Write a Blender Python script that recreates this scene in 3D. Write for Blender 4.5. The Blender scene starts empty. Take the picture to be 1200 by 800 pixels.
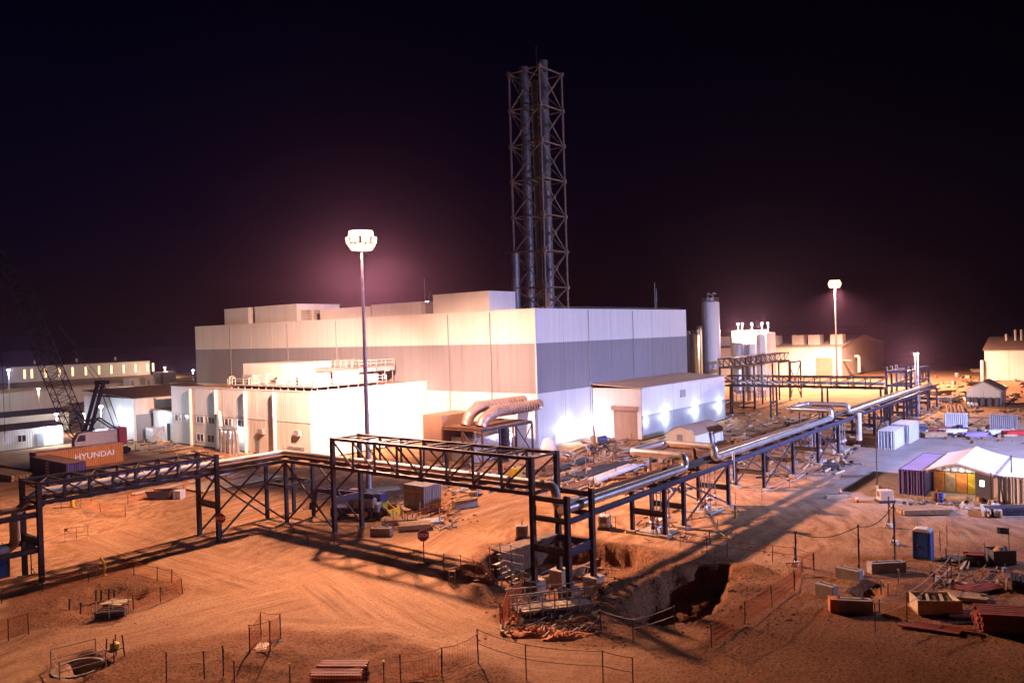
import bpy, bmesh, math, random
from mathutils import Vector, Matrix, noise
R = math.radians
S = bpy.context.scene
COL = S.collection
rnd = random.Random(7)

# ------------------------------------------------------------------ camera
# world axes follow the plant grid: X runs away to the right, Y away to the left
EYE = Vector((0, 0, 18.0)); FPX = 911.0
HEAD, PITCH, ROLL = R(38.7), R(0.62), R(1.70)
_f0 = Vector((math.cos(HEAD), math.sin(HEAD), 0)); _r0 = Vector((math.sin(HEAD), -math.cos(HEAD), 0)); _u0 = Vector((0, 0, 1))
FW = _f0 * math.cos(PITCH) - _u0 * math.sin(PITCH)
_uc = _u0 * math.cos(PITCH) + _f0 * math.sin(PITCH)
RT = _r0 * math.cos(ROLL) - _uc * math.sin(ROLL)
UP = _uc * math.cos(ROLL) + _r0 * math.sin(ROLL)
cam_data = bpy.data.cameras.new('camera')
cam = bpy.data.objects.new('camera', cam_data)
COL.objects.link(cam)
cam.matrix_world = Matrix(((RT.x, UP.x, -FW.x, EYE.x), (RT.y, UP.y, -FW.y, EYE.y), (RT.z, UP.z, -FW.z, EYE.z), (0, 0, 0, 1)))
cam_data.sensor_width = 36.0
cam_data.lens = FPX / 1200 * 36.0
cam_data.clip_start = 0.5
cam_data.clip_end = 8000
S.camera = cam

# ------------------------------------------------------------------ night sky, moon, exposure
world = bpy.data.worlds.new('World'); S.world = world; world.use_nodes = True
wn, wl = world.node_tree.nodes, world.node_tree.links
wn.clear()
wo = wn.new('ShaderNodeOutputWorld'); wb = wn.new('ShaderNodeBackground'); ws = wn.new('ShaderNodeTexSky'); wm = wn.new('ShaderNodeMix')
ws.sky_type = 'NISHITA'; ws.sun_disc = False; ws.sun_elevation = R(-4.0); ws.sun_rotation = R(10); ws.air_density = 1.0; ws.dust_density = 1.5; ws.ozone_density = 1.0
wm.data_type = 'RGBA'; wm.blend_type = 'MULTIPLY'; wm.inputs[0].default_value = 1.0
wm.inputs[7].default_value = (0.30, 0.15, 1.0, 1)
wl.new(ws.outputs[0], wm.inputs[6]); wl.new(wm.outputs[2], wb.inputs[0]); wl.new(wb.outputs[0], wo.inputs[0])
wb.inputs[1].default_value = 0.05
moon = bpy.data.lights.new('moon', 'SUN'); moon.energy = 0.012; moon.angle = R(0.5); moon.color = (0.8, 0.75, 1.0)
moon_o = bpy.data.objects.new('moon', moon); COL.objects.link(moon_o); moon_o.rotation_euler = (R(50), 0, R(100))
vs = S.view_settings
vs.view_transform = 'Standard'; vs.look = 'None'; vs.exposure = 0.12; vs.gamma = 1.0; vs.use_curve_mapping = False
cy = S.cycles
cy.use_denoising = True
try: cy.denoiser = 'OPENIMAGEDENOISE'
except Exception: pass
cy.max_bounces = 5; cy.diffuse_bounces = 2; cy.glossy_bounces = 2; cy.volume_bounces = 0; cy.transparent_max_bounces = 8
cy.use_light_tree = True
cy.sample_clamp_indirect = 4.0
cy.caustics_reflective = False; cy.caustics_refractive = False

# ------------------------------------------------------------------ survey helpers: photo pixel -> point of the site
def ray(px, py): return FW + RT * ((px - 600) / FPX) - UP * ((py - 400) / FPX)
def at(px, py, z=0.0):
    d = ray(px, py); return EYE + d * ((z - EYE.z) / d.z)
def on_x(px, py, x):
    d = ray(px, py); return EYE + d * (x / d.x)
def on_y(px, py, y):
    d = ray(px, py); return EYE + d * (y / d.y)

# ------------------------------------------------------------------ materials
MATS = {}
def mat(name, color, rough=0.7, metal=0.0, var=0.15, scale=1.5, bump=0.0, bscale=20.0, ribs=0.0, rib_depth=0.02, dirt=None, dirt_amt=0.0, spec=0.3, rand=0.06, streak=0.0):
    m = bpy.data.materials.new(name); m.use_nodes = True
    n, l = m.node_tree.nodes, m.node_tree.links
    b = n['Principled BSDF']
    b.inputs['Roughness'].default_value = rough; b.inputs['Metallic'].default_value = metal; b.inputs['Specular IOR Level'].default_value = spec
    tc = n.new('ShaderNodeTexCoord')
    nz = n.new('ShaderNodeTexNoise'); nz.inputs['Scale'].default_value = scale; nz.inputs['Detail'].default_value = 5; nz.inputs['Roughness'].default_value = 0.6
    l.new(tc.outputs['Object'], nz.inputs['Vector'])
    rp = n.new('ShaderNodeMapRange'); rp.inputs[1].default_value = 0.3; rp.inputs[2].default_value = 0.7; rp.inputs[3].default_value = 1 - var; rp.inputs[4].default_value = 1 + var * 0.6
    l.new(nz.outputs[0], rp.inputs[0])
    oi = n.new('ShaderNodeObjectInfo')
    rr = n.new('ShaderNodeMapRange'); rr.inputs[3].default_value = 1 - rand; rr.inputs[4].default_value = 1 + rand
    l.new(oi.outputs['Random'], rr.inputs[0])
    mu = n.new('ShaderNodeMath'); mu.operation = 'MULTIPLY'; l.new(rp.outputs[0], mu.inputs[0]); l.new(rr.outputs[0], mu.inputs[1])
    last = mu.outputs[0]
    if streak:
        mp = n.new('ShaderNodeMapping'); mp.inputs['Scale'].default_value = (1.3, 1.3, 0.06); l.new(tc.outputs['Object'], mp.inputs[0])
        n2 = n.new('ShaderNodeTexNoise'); n2.inputs['Scale'].default_value = 1.0; n2.inputs['Detail'].default_value = 4; l.new(mp.outputs[0], n2.inputs['Vector'])
        r2 = n.new('ShaderNodeMapRange'); r2.inputs[1].default_value = 0.35; r2.inputs[2].default_value = 0.7; r2.inputs[3].default_value = 1.0; r2.inputs[4].default_value = 1 - streak; l.new(n2.outputs[0], r2.inputs[0])
        m3 = n.new('ShaderNodeMath'); m3.operation = 'MULTIPLY'; l.new(last, m3.inputs[0]); l.new(r2.outputs[0], m3.inputs[1]); last = m3.outputs[0]
    vm = n.new('ShaderNodeMix'); vm.data_type = 'RGBA'; vm.blend_type = 'MULTIPLY'; vm.inputs[0].default_value = 1.0
    vm.inputs[6].default_value = (*color, 1); l.new(last, vm.inputs[7])
    out = vm.outputs[2]
    if dirt:
        nd = n.new('ShaderNodeTexNoise'); nd.inputs['Scale'].default_value = scale * 2.7; nd.inputs['Detail'].default_value = 6
        l.new(tc.outputs['Object'], nd.inputs['Vector'])
        rd = n.new('ShaderNodeMapRange'); rd.inputs[1].default_value = 0.45; rd.inputs[2].default_value = 0.75; rd.inputs[4].default_value = dirt_amt; l.new(nd.outputs[0], rd.inputs[0])
        dm = n.new('ShaderNodeMix'); dm.data_type = 'RGBA'; l.new(rd.outputs[0], dm.inputs[0]); l.new(out, dm.inputs[6]); dm.inputs[7].default_value = (*dirt, 1); out = dm.outputs[2]
    l.new(out, b.inputs['Base Color'])
    h = None
    if ribs:
        ge = n.new('ShaderNodeNewGeometry')
        sx = n.new('ShaderNodeSeparateXYZ'); l.new(ge.outputs['Position'], sx.inputs[0])
        ad = n.new('ShaderNodeMath'); ad.operation = 'ADD'; l.new(sx.outputs[0], ad.inputs[0]); l.new(sx.outputs[1], ad.inputs[1])
        ml = n.new('ShaderNodeMath'); ml.operation = 'MULTIPLY'; ml.inputs[1].default_value = 2 * math.pi / ribs; l.new(ad.outputs[0], ml.inputs[0])
        si = n.new('ShaderNodeMath'); si.operation = 'SINE'; l.new(ml.outputs[0], si.inputs[0]); h = si.outputs[0]
        bp = n.new('ShaderNodeBump'); bp.inputs['Distance'].default_value = rib_depth; bp.inputs['Strength'].default_value = 1.0; l.new(h, bp.inputs['Height']); l.new(bp.outputs[0], b.inputs['Normal'])
    elif bump:
        nb = n.new('ShaderNodeTexNoise'); nb.inputs['Scale'].default_value = bscale; nb.inputs['Detail'].default_value = 6; l.new(tc.outputs['Object'], nb.inputs['Vector'])
        bp = n.new('ShaderNodeBump'); bp.inputs['Distance'].default_value = bump; l.new(nb.outputs[0], bp.inputs['Height']); l.new(bp.outputs[0], b.inputs['Normal'])
    MATS[name] = m
    return m
def glow(name, color, strength):
    m = bpy.data.materials.new(name); m.use_nodes = True
    b = m.node_tree.nodes['Principled BSDF']; b.inputs['Base Color'].default_value = (0.8, 0.8, 0.8, 1)
    b.inputs['Emission Color'].default_value = (*color, 1); b.inputs['Emission Strength'].default_value = strength
    MATS[name] = m; return m
DUST = (0.36, 0.19, 0.09)
mat('clad_white', (0.74, 0.73, 0.71), 0.55, var=0.05, scale=0.25, ribs=0.5, rib_depth=0.010, streak=0.10, rand=0.025)
mat('clad_grey', (0.26, 0.265, 0.30), 0.55, var=0.06, scale=0.25, ribs=0.5, rib_depth=0.012, streak=0.12, rand=0.03)
mat('clad_plain', (0.72, 0.71, 0.69), 0.6, var=0.06, scale=0.3, streak=0.08, rand=0.02)
mat('clad_cream', (0.66, 0.62, 0.56), 0.6, var=0.07, scale=0.3, ribs=0.4, rib_depth=0.012, streak=0.1, rand=0.03)
mat('clad_dark', (0.12, 0.12, 0.14), 0.6, var=0.1)
mat('dado', (0.30, 0.31, 0.34), 0.6, var=0.1, scale=0.4, streak=0.15)
mat('joint', (0.05, 0.045, 0.045), 0.8)
mat('roof_dusty', (0.34, 0.24, 0.18), 0.8, var=0.2, scale=0.15, dirt=DUST, dirt_amt=0.5)
mat('roof_tan', (0.52, 0.37, 0.27), 0.8, var=0.15, scale=0.2, dirt=DUST, dirt_amt=0.3)
mat('roof_pale', (0.55, 0.48, 0.42), 0.7, var=0.15, scale=0.15, ribs=0.8, rib_depth=0.03, dirt=DUST, dirt_amt=0.3)
mat('roof_brown', (0.17, 0.11, 0.09), 0.75, var=0.2, scale=0.2, ribs=0.7, rib_depth=0.03, dirt=DUST, dirt_amt=0.2)
mat('rack_steel', (0.030, 0.026, 0.032), 0.5, 0.0, var=0.3, scale=1.2, spec=0.5, dirt=DUST, dirt_amt=0.25)
mat('rack_bluelit', (0.035, 0.045, 0.09), 0.5, 0.0, var=0.3, scale=1.2, spec=0.5, dirt=DUST, dirt_amt=0.2)  # rack steel with the cool mast's blue light put into its colour
mat('galv', (0.42, 0.42, 0.43), 0.5, 0.35, var=0.3, scale=1.0, dirt=(0.22, 0.15, 0.1), dirt_amt=0.35)
mat('flue_steel', (0.22, 0.20, 0.21), 0.5, 0.5, var=0.2, scale=0.6, streak=0.2)
mat('tower_steel', (0.24, 0.18, 0.15), 0.6, 0.2, var=0.3, scale=1.0)
mat('pipe_clad', (0.72, 0.70, 0.68), 0.34, 0.75, var=0.12, scale=0.8, dirt=DUST, dirt_amt=0.15)
mat('pipe_white', (0.66, 0.62, 0.58), 0.5, 0.1, var=0.15, scale=0.8, dirt=DUST, dirt_amt=0.3)
mat('pipe_dark', (0.06, 0.055, 0.06), 0.5, 0.2, var=0.25)
mat('pipe_rust', (0.20, 0.10, 0.06), 0.75, 0.1, var=0.3, dirt=DUST, dirt_amt=0.4)
mat('tank_steel', (0.62, 0.60, 0.58), 0.4, 0.55, var=0.12, scale=0.5, streak=0.15)
mat('tank_white', (0.80, 0.77, 0.72), 0.55, 0.0, var=0.08, scale=0.3, streak=0.1)
mat('concrete_stained_shaded', (0.20, 0.14, 0.10), 0.95, var=0.35, scale=1.2, bump=0.03, bscale=8, dirt=(0.30, 0.17, 0.09), dirt_amt=0.6, streak=0.25)  # soil stains, and the shade of the camera-facing side put into the base colour
mat('concrete', (0.38, 0.33, 0.28), 0.9, var=0.25, scale=1.8, bump=0.02, bscale=12, dirt=DUST, dirt_amt=0.5)
mat('timber', (0.42, 0.27, 0.15), 0.8, var=0.35, scale=2.5, rand=0.2)
mat('timber_pale', (0.60, 0.46, 0.30), 0.8, var=0.3, scale=2.5, rand=0.15)
mat('timber_red', (0.24, 0.055, 0.035), 0.75, var=0.35, scale=2.5, rand=0.2)
mat('orange_net', (0.72, 0.20, 0.05), 0.7, var=0.2)
mat('post_steel', (0.07, 0.055, 0.05), 0.7, 0.2, var=0.3)
mat('box_orange', (0.72, 0.25, 0.055), 0.6, var=0.15, scale=0.5, ribs=0.28, rib_depth=0.05, streak=0.12, dirt=DUST, dirt_amt=0.3)
mat('box_purple', (0.10, 0.075, 0.24), 0.6, var=0.15, scale=0.5, ribs=0.28, rib_depth=0.05, streak=0.12)
mat('box_purple_unlit', (0.075, 0.05, 0.10), 0.6, var=0.15, scale=0.5, ribs=0.28, rib_depth=0.05)  # darker copy of the purple, with the shade of the unlit sides painted in
mat('box_white', (0.68, 0.68, 0.70), 0.6, var=0.12, scale=0.5, ribs=0.28, rib_depth=0.05, streak=0.15)
mat('box_grey', (0.30, 0.27, 0.27), 0.6, var=0.15, scale=0.5, ribs=0.28, rib_depth=0.05, streak=0.12)
mat('box_roof', (0.42, 0.24, 0.16), 0.8, var=0.2, scale=0.6, dirt=DUST, dirt_amt=0.6)
mat('toilet_blue', (0.03, 0.11, 0.42), 0.5, var=0.15)
mat('toilet_cap', (0.66, 0.58, 0.54), 0.6, var=0.12)
mat('crane_black', (0.012, 0.010, 0.014), 0.7, var=0.3, spec=0.1)
mat('crane_cream', (0.62, 0.44, 0.32), 0.55, var=0.12)
mat('machine_blue', (0.04, 0.05, 0.20), 0.5, var=0.2)
mat('machine_yellow', (0.62, 0.42, 0.04), 0.5, var=0.15)
mat('machine_grey', (0.34, 0.31, 0.32), 0.55, var=0.2)
mat('red_paint', (0.45, 0.03, 0.025), 0.5, var=0.15)
mat('sign_red', (0.36, 0.015, 0.02), 0.45, var=0.1)
mat('white_paint', (0.78, 0.77, 0.75), 0.5, var=0.08)
mat('yellow_paint', (0.55, 0.36, 0.03), 0.5, var=0.12)
mat('rubber', (0.02, 0.018, 0.018), 0.8, var=0.3)
mat('glass', (0.03, 0.03, 0.04), 0.08, 0.0, var=0.1, spec=0.8)
mat('door_grey', (0.20, 0.22, 0.25), 0.5, var=0.1, ribs=0.0)
mat('roller_door', (0.36, 0.22, 0.16), 0.6, var=0.12, scale=0.5, streak=0.1)
mat('fabric_white', (0.76, 0.75, 0.76), 0.8, var=0.08, scale=0.6, bump=0.05, bscale=1.2)
mat('fabric_pink', (0.72, 0.60, 0.55), 0.8, var=0.1, scale=0.6, bump=0.05, bscale=1.2)
mat('tarp_purple', (0.26, 0.20, 0.36), 0.75, var=0.15, scale=0.6)
mat('tarp_orange', (0.62, 0.20, 0.05), 0.75, var=0.25, scale=1.2, bump=0.08, bscale=2)
mat('cable', (0.02, 0.02, 0.02), 0.8)
mat('wire_mesh', (0.55, 0.42, 0.34), 0.6, 0.2, var=0.2)
mat('rubble', (0.36, 0.21, 0.115), 0.95, var=0.4, scale=2.0, rand=0.35)
mat('duct_foil', (0.48, 0.36, 0.32), 0.4, 0.5, var=0.25, bump=0.12, bscale=2.5, dirt=DUST, dirt_amt=0.4)
mat('foil', (0.7, 0.68, 0.7), 0.28, 0.8, var=0.25, bump=0.12, bscale=2.5)
glow('lamp_sodium', (1.0, 0.55, 0.36), 2.6)
glow('lamp_white', (0.82, 0.90, 1.0), 60.0)
glow('lamp_warm', (1.0, 0.72, 0.35), 14.0)
glow('window_lit', (1.0, 0.55, 0.25), 1.7)
glow('window_cool', (0.9, 0.88, 1.0), 2.5)

# ------------------------------------------------------------------ mesh builder
class MB:
    def __init__(s): s.v = []; s.f = []; s.sm = False
    def add(s, vs, fs):
        k = len(s.v); s.v += [tuple(v) for v in vs]; s.f += [tuple(i + k for i in f) for f in fs]; return s
    def box(s, x0, x1, y0, y1, z0, z1):
        return s.add([(x0, y0, z0), (x1, y0, z0), (x1, y1, z0), (x0, y1, z0), (x0, y0, z1), (x1, y0, z1), (x1, y1, z1), (x0, y1, z1)],
                     [(0, 3, 2, 1), (4, 5, 6, 7), (0, 1, 5, 4), (1, 2, 6, 5), (2, 3, 7, 6), (3, 0, 4, 7)])
    def cbox(s, x0, x1, y0, y1, z0, z1, c=0.03):          # box with chamfered upright and top edges
        p = [(x0 + c, y0), (x1 - c, y0), (x1, y0 + c), (x1, y1 - c), (x1 - c, y1), (x0 + c, y1), (x0, y1 - c), (x0, y0 + c)]
        q = [(x0 + 2 * c, y0 + c), (x1 - 2 * c, y0 + c), (x1 - c, y0 + 2 * c), (x1 - c, y1 - 2 * c), (x1 - 2 * c, y1 - c), (x0 + 2 * c, y1 - c), (x0 + c, y1 - 2 * c), (x0 + c, y0 + 2 * c)]
        vs = [(a, b, z0) for a, b in p] + [(a, b, z1 - c) for a, b in p] + [(a, b, z1) for a, b in q]
        fs = [tuple(range(7, -1, -1)), tuple(range(16, 24))]
        for i in range(8):
            j = (i + 1) % 8; fs += [(i, j, j + 8, i + 8), (i + 8, j + 8, j + 16, i + 16)]
        return s.add(vs, fs)
    def bar(s, a, b, w, h=None, up=None):
        a, b = Vector(a), Vector(b); h = w if h is None else h
        d = (b - a).normalized(); u = Vector(up) if up else (Vector((0, 0, 1)) if abs(d.z) < 0.95 else Vector((0, 1, 0)))
        sd = d.cross(u).normalized() * (w / 2); u = sd.cross(d).normalized() * (h / 2)
        vs = [p + x * sd + y * u for p in (a, b) for x, y in ((-1, -1), (1, -1), (1, 1), (-1, 1))]
        return s.add(vs, [(0, 1, 2, 3), (7, 6, 5, 4), (0, 4, 5, 1), (1, 5, 6, 2), (2, 6, 7, 3), (3, 7, 4, 0)])
    def ibeam(s, a, b, w, h, t=0.03, up=None):
        a, b = Vector(a), Vector(b); d = (b - a).normalized()
        u = Vector(up) if up else (Vector((0, 0, 1)) if abs(d.z) < 0.95 else Vector((0, 1, 0)))
        sd = d.cross(u).normalized(); u = sd.cross(d).normalized()
        o = u * (h / 2 - t / 2)
        s.bar(a + o, b + o, w, t, u); s.bar(a - o, b - o, w, t, u); s.bar(a, b, t * 0.8, h - 2 * t, u)
        return s
    def tube(s, a, b, r, n=8, r2=None, caps=True):
        a, b = Vector(a), Vector(b); d = (b - a).normalized(); r2 = r if r2 is None else r2
        u = Vector((0, 0, 1)) if abs(d.z) < 0.95 else Vector((1, 0, 0))
        x = d.cross(u).normalized(); y = x.cross(d).normalized()
        c = [(math.cos(2 * math.pi * i / n), math.sin(2 * math.pi * i / n)) for i in range(n)]
        vs = [a + x * (r * p) + y * (r * q) for p, q in c] + [b + x * (r2 * p) + y * (r2 * q) for p, q in c]
        fs = [(i, (i + 1) % n, (i + 1) % n + n, i + n) for i in range(n)]
        if caps: fs += [tuple(range(n - 1, -1, -1)), tuple(range(n, 2 * n))]
        s.sm = True
        return s.add(vs, fs)
    def path(s, pts, r, n=10, bend=0.0):
        pts = [Vector(p) for p in pts]
        if bend:                                            # round the corners into elbows
            out = [pts[0]]
            for i in range(1, len(pts) - 1):
                p, q, w = pts[i - 1], pts[i], pts[i + 1]
                b = min(bend, (q - p).length * 0.45, (w - q).length * 0.45)
                a0 = q + (p - q).normalized() * b; a1 = q + (w - q).normalized() * b
                for k in range(5):
                    t = k / 4; out.append(a0 * (1 - t) ** 2 + q * 2 * t * (1 - t) + a1 * t * t)
            out.append(pts[-1]); pts = out
        k = len(s.v); m = len(pts); x = None
        for i, p in enumerate(pts):
            d = (pts[min(i + 1, m - 1)] - pts[max(i - 1, 0)]).normalized()
            if x is None:
                u = Vector((0, 0, 1)) if abs(d.z) < 0.9 else Vector((1, 0, 0)); x = d.cross(u).normalized()
            else: x = (x - d * x.dot(d)).normalized()
            y = x.cross(d).normalized()
            for j in range(n):
                a = 2 * math.pi * j / n; s.v.append(tuple(p + x * (r * math.cos(a)) + y * (r * math.sin(a))))
        for i in range(m - 1):
            for j in range(n):
                j2 = (j + 1) % n; s.f.append((k + i * n + j, k + i * n + j2, k + (i + 1) * n + j2, k + (i + 1) * n + j))
        s.f.append(tuple(k + j for j in range(n - 1, -1, -1))); s.f.append(tuple(k + (m - 1) * n + j for j in range(n)))
        s.sm = True; return s
    def lathe(s, c, prof, n=24):
        c = Vector(c); k = len(s.v)
        for r, z in prof:
            for j in range(n):
                a = 2 * math.pi * j / n; s.v.append((c.x + r * math.cos(a), c.y + r * math.sin(a), c.z + z))
        for i in range(len(prof) - 1):
            for j in range(n):
                j2 = (j + 1) % n; s.f.append((k + i * n + j, k + i * n + j2, k + (i + 1) * n + j2, k + (i + 1) * n + j))
        s.f.append(tuple(k + j for j in range(n - 1, -1, -1))); s.f.append(tuple(k + (len(prof) - 1) * n + j for j in range(n)))
        s.sm = True; return s
    def prism(s, poly, axis, a, b):                         # poly in the other two axes, extruded along axis from a to b
        n = len(poly); vs = []
        for t in (a, b):
            for p, q in poly: vs.append((t, p, q) if axis == 'x' else (p, t, q) if axis == 'y' else (p, q, t))
        return s.add(vs, [tuple(range(n - 1, -1, -1)), tuple(range(n, 2 * n))] + [(i, (i + 1) % n, (i + 1) % n + n, i + n) for i in range(n)])
OFF = {}
def put(name, mb, m, parent=None):
    """link what mb holds as one mesh object"""
    off = OFF.get(parent.name, Vector()) if parent else Vector()
    me = bpy.data.meshes.new(name)
    me.from_pydata([(x - off.x, y - off.y, z - off.z) for x, y, z in mb.v], [], mb.f)
    bm = bmesh.new(); bm.from_mesh(me); bmesh.ops.recalc_face_normals(bm, faces=bm.faces); bm.to_mesh(me); bm.free()
    me.materials.append(MATS[m])
    o = bpy.data.objects.new(name, me); COL.objects.link(o)
    if parent:
        o.parent = parent; OFF[o.name] = off
    if mb.sm:
        for p in me.polygons: p.use_smooth = len(p.vertices) == 4
        try:
            me.set_sharp_from_angle(angle=R(40))
        except Exception: pass
    return o
def tag(o, label, cat, group=None):
    o['label'] = label; o['category'] = cat
    if group: o['group'] = group
    return o
def thing(name, label, cat, loc=(0, 0, 0), rot=0.0, group=None, local=False):
    """an Empty at the foot of a thing; parts are given in site coordinates unless local"""
    o = bpy.data.objects.new(name, None); COL.objects.link(o); o.empty_display_size = 0.3
    o.location = loc; o.rotation_euler = (0, 0, rot)
    OFF[o.name] = Vector() if local else Vector(loc)
    return tag(o, label, cat, group)
def struct(o): o['kind'] = 'structure'; return o
def lamp(parent, loc, power, color, radius=0.3, spot=None, aim=None, blend=0.5):
    ld = bpy.data.lights.new('lamp_light', 'SPOT' if spot else 'POINT'); ld.energy = power; ld.color = color; ld.shadow_soft_size = radius
    o = bpy.data.objects.new('lamp_light', ld); COL.objects.link(o)
    off = OFF.get(parent.name, Vector()); o.parent = parent; o.location = Vector(loc) - off
    if spot:
        ld.spot_size = spot; ld.spot_blend = blend
        o.rotation_euler = (Vector(aim) - Vector(loc)).to_track_quat('-Z', 'Y').to_euler()
    return o
def lettering(text, size, m, parent, loc, rot, depth=0.01, name='lettering', sx=1.0):
    cu = bpy.data.curves.new('t', 'FONT'); cu.body = text; cu.size = size; cu.extrude = depth; cu.align_x = 'CENTER'; cu.align_y = 'CENTER'; cu.resolution_u = 3; cu.offset = size * 0.012
    to = bpy.data.objects.new('t', cu); COL.objects.link(to)
    dg = bpy.context.evaluated_depsgraph_get()
    me = bpy.data.meshes.new_from_object(to.evaluated_get(dg)); me.name = name
    bpy.data.objects.remove(to); bpy.data.curves.remove(cu)
    me.materials.clear(); me.materials.append(MATS[m])
    o = bpy.data.objects.new(name, me); COL.objects.link(o); o.parent = parent
    o.location = Vector(loc) - OFF.get(parent.name, Vector()); o.rotation_euler = rot; o.scale = (sx, 1, 1)
    return o

# ================================================================== GROUND
def poly_px(pts): return [(at(x, y).x, at(x, y).y) for x, y in pts]
def sdist(p, poly):
    x, y = p; d = 1e18; inside = False; n = len(poly)
    for i in range(n):
        x0, y0 = poly[i]; x1, y1 = poly[(i + 1) % n]
        ex, ey = x1 - x0, y1 - y0; t = max(0, min(1, ((x - x0) * ex + (y - y0) * ey) / (ex * ex + ey * ey)))
        dd = (x - x0 - ex * t) ** 2 + (y - y0 - ey * t) ** 2
        if dd < d: d = dd
        if (y0 > y) != (y1 > y) and x < (x1 - x0) * (y - y0) / (y1 - y0) + x0: inside = not inside
    d = math.sqrt(d); return -d if inside else d
def sstep(a, b, x):
    t = max(0, min(1, (x - a) / (b - a))); return t * t * (3 - 2 * t)
PITS = [  # rim in photo pixels, depth, width of the bank
    (poly_px([(566, 652), (640, 630), (700, 634), (748, 642), (764, 655), (738, 672), (712, 684), (696, 702), (640, 706), (596, 692), (560, 670)]), 1.7, 0.7),
    (poly_px([(722, 706), (752, 684), (786, 667), (820, 661), (856, 664), (862, 677), (842, 712), (812, 731), (768, 732), (728, 722)]), 1.8, 1.1),
    (poly_px([(988, 695), (1004, 684), (1032, 681), (1042, 690), (1034, 702), (1010, 705)]), 0.5, 1.0),
    (poly_px([(60, 708), (110, 686), (160, 684), (178, 696), (140, 716), (90, 724)]), 0.45, 1.2),
    (poly_px([(74, 778), (96, 765), (118, 769), (112, 790), (84, 797)]), 0.9, 0.35)]
HEAPS = [  # centre px, radius m, height m
    ((880, 668), 2.4, 0.55), ((868, 690), 2.2, 0.5), ((905, 690), 2.0, 0.4), ((850, 735), 2.2, 0.35), ((1062, 690), 2.2, 0.5), ((1045, 712), 2.0, 0.35),
    ((590, 720), 1.6, 0.4), ((640, 712), 1.8, 0.35), ((560, 690), 1.8, 0.45), ((765, 650), 1.6, 0.35), ((700, 728), 2.0, 0.25), ((540, 668), 1.5, 0.4),
    ((250, 780), 5.0, 0.45), ((420, 760), 6.0, 0.4), ((330, 775), 4.5, 0.35), ((520, 785), 5.0, 0.5), ((60, 735), 2.5, 0.35), ((190, 690), 1.8, 0.3)]
HEAPS = [(at(*p).x, at(*p).y, r, h) for p, r, h in HEAPS]
PBB = [(min(x for x, y in p) - 2, max(x for x, y in p) + 2, min(y for x, y in p) - 2, max(y for x, y in p) + 2) for p, d, w in PITS]
def hz(x, y):
    z = 0.05 * (noise.noise(Vector((x * 0.35, y * 0.35, 3.1)))) + 0.03 * noise.noise(Vector((x * 1.1, y * 1.1, 0)))
    if not (5 < x < 90 and -10 < y < 80): return z * 0.4
    for cx, cy_, r, h in HEAPS:
        d = math.hypot(x - cx, y - cy_)
        if d < r: z += h * (1 - sstep(0, r, d)) * (0.75 + 0.5 * noise.noise(Vector((x * 0.9, y * 0.9, 7))))
    for (p, dep, w), bb in zip(PITS, PBB):
        if bb[0] < x < bb[1] and bb[2] < y < bb[3]:
            d = sdist((x, y), p) + 0.45 * noise.noise(Vector((x * 0.8, y * 0.8, 11))) + 0.2 * noise.noise(Vector((x * 2.4, y * 2.4, 12)))
            k = sstep(0, w, -d)
            z = z * (1 - k) + k * (-dep + 0.30 * noise.noise(Vector((x * 0.7, y * 0.7, 5))) + 0.16 * noise.noise(Vector((x * 1.9, y * 1.9, 5)))) + 1.0 * k * (1 - k) * noise.noise(Vector((x * 1.3, y * 1.3, 15))) + k * 0.12 * noise.noise(Vector((x * 3.1, y * 3.1, 25)))
            if 0 < d < 1.6: z += 0.16 * (1 - sstep(0, 1.6, d)) * (0.6 + noise.noise(Vector((x, y, 2))))
    return z
def lines(lo, d0, d1, st, hi):
    out = []; x = d0
    while x < d1: out.append(x); x += st
    s_, x = st, d1
    while x < hi: out.append(x); s_ = min(s_ * 1.22, 400); x += s_
    out.append(hi); s_, x = st, d0 - st
    while x > lo: out.append(x); s_ = min(s_ * 1.22, 400); x -= s_
    out.append(lo); return sorted(out)
gx, gy = lines(-2500, 13, 76, 0.3, 5000), lines(-2500, 2, 70, 0.3, 5000)
gv = [(x, y, hz(x, y)) for y in gy for x in gx]
nx = len(gx)
gf = [(j * nx + i, j * nx + i + 1, (j + 1) * nx + i + 1, (j + 1) * nx + i) for j in range(len(gy) - 1) for i in range(nx - 1)]
gme = bpy.data.meshes.new('ground'); gme.from_pydata(gv, [], gf)
ROUGH_DIM = [(poly_px([(110, 772), (200, 750), (300, 738), (400, 744), (480, 757), (560, 777), (640, 808), (90, 830)]), 1.2), (poly_px([(15, 692), (150, 664), (216, 690), (130, 729), (15, 742)]), 1.0),
         (poly_px([(760, 800), (820, 735), (870, 700), (940, 670), (1010, 655), (1210, 640), (1260, 830), (750, 830)]), 7.0), (poly_px([(540, 690), (590, 735), (700, 760), (860, 730), (930, 680), (860, 655), (760, 640), (640, 622), (555, 640)]), 1.2)]  # the wide right-corner polygon puts the lamp falloff into the soil colour
RBB = [(min(x for x, y in p) - 8, max(x for x, y in p) + 8, min(y for x, y in p) - 8, max(y for x, y in p) + 8) for p, w in ROUGH_DIM]
import numpy as np
TRACKS = [[(20, 778), (130, 746), (200, 722), (240, 700), (250, 682), (225, 662), (150, 640), (50, 608)], [(70, 608), (200, 650), (300, 678), (430, 712), (560, 758), (680, 800), (780, 838)],
          [(640, 575), (540, 610), (470, 652), (390, 690), (300, 714), (180, 742), (30, 780)], [(1010, 815), (900, 775), (800, 768), (690, 765), (560, 748), (470, 706), (400, 660)],
          [(780, 815), (900, 745), (1010, 735), (1120, 760), (1240, 775)], [(90, 770), (200, 748), (300, 736), (430, 744), (570, 778), (660, 815)]]
GV = np.array(gv)[:, :2]
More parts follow.
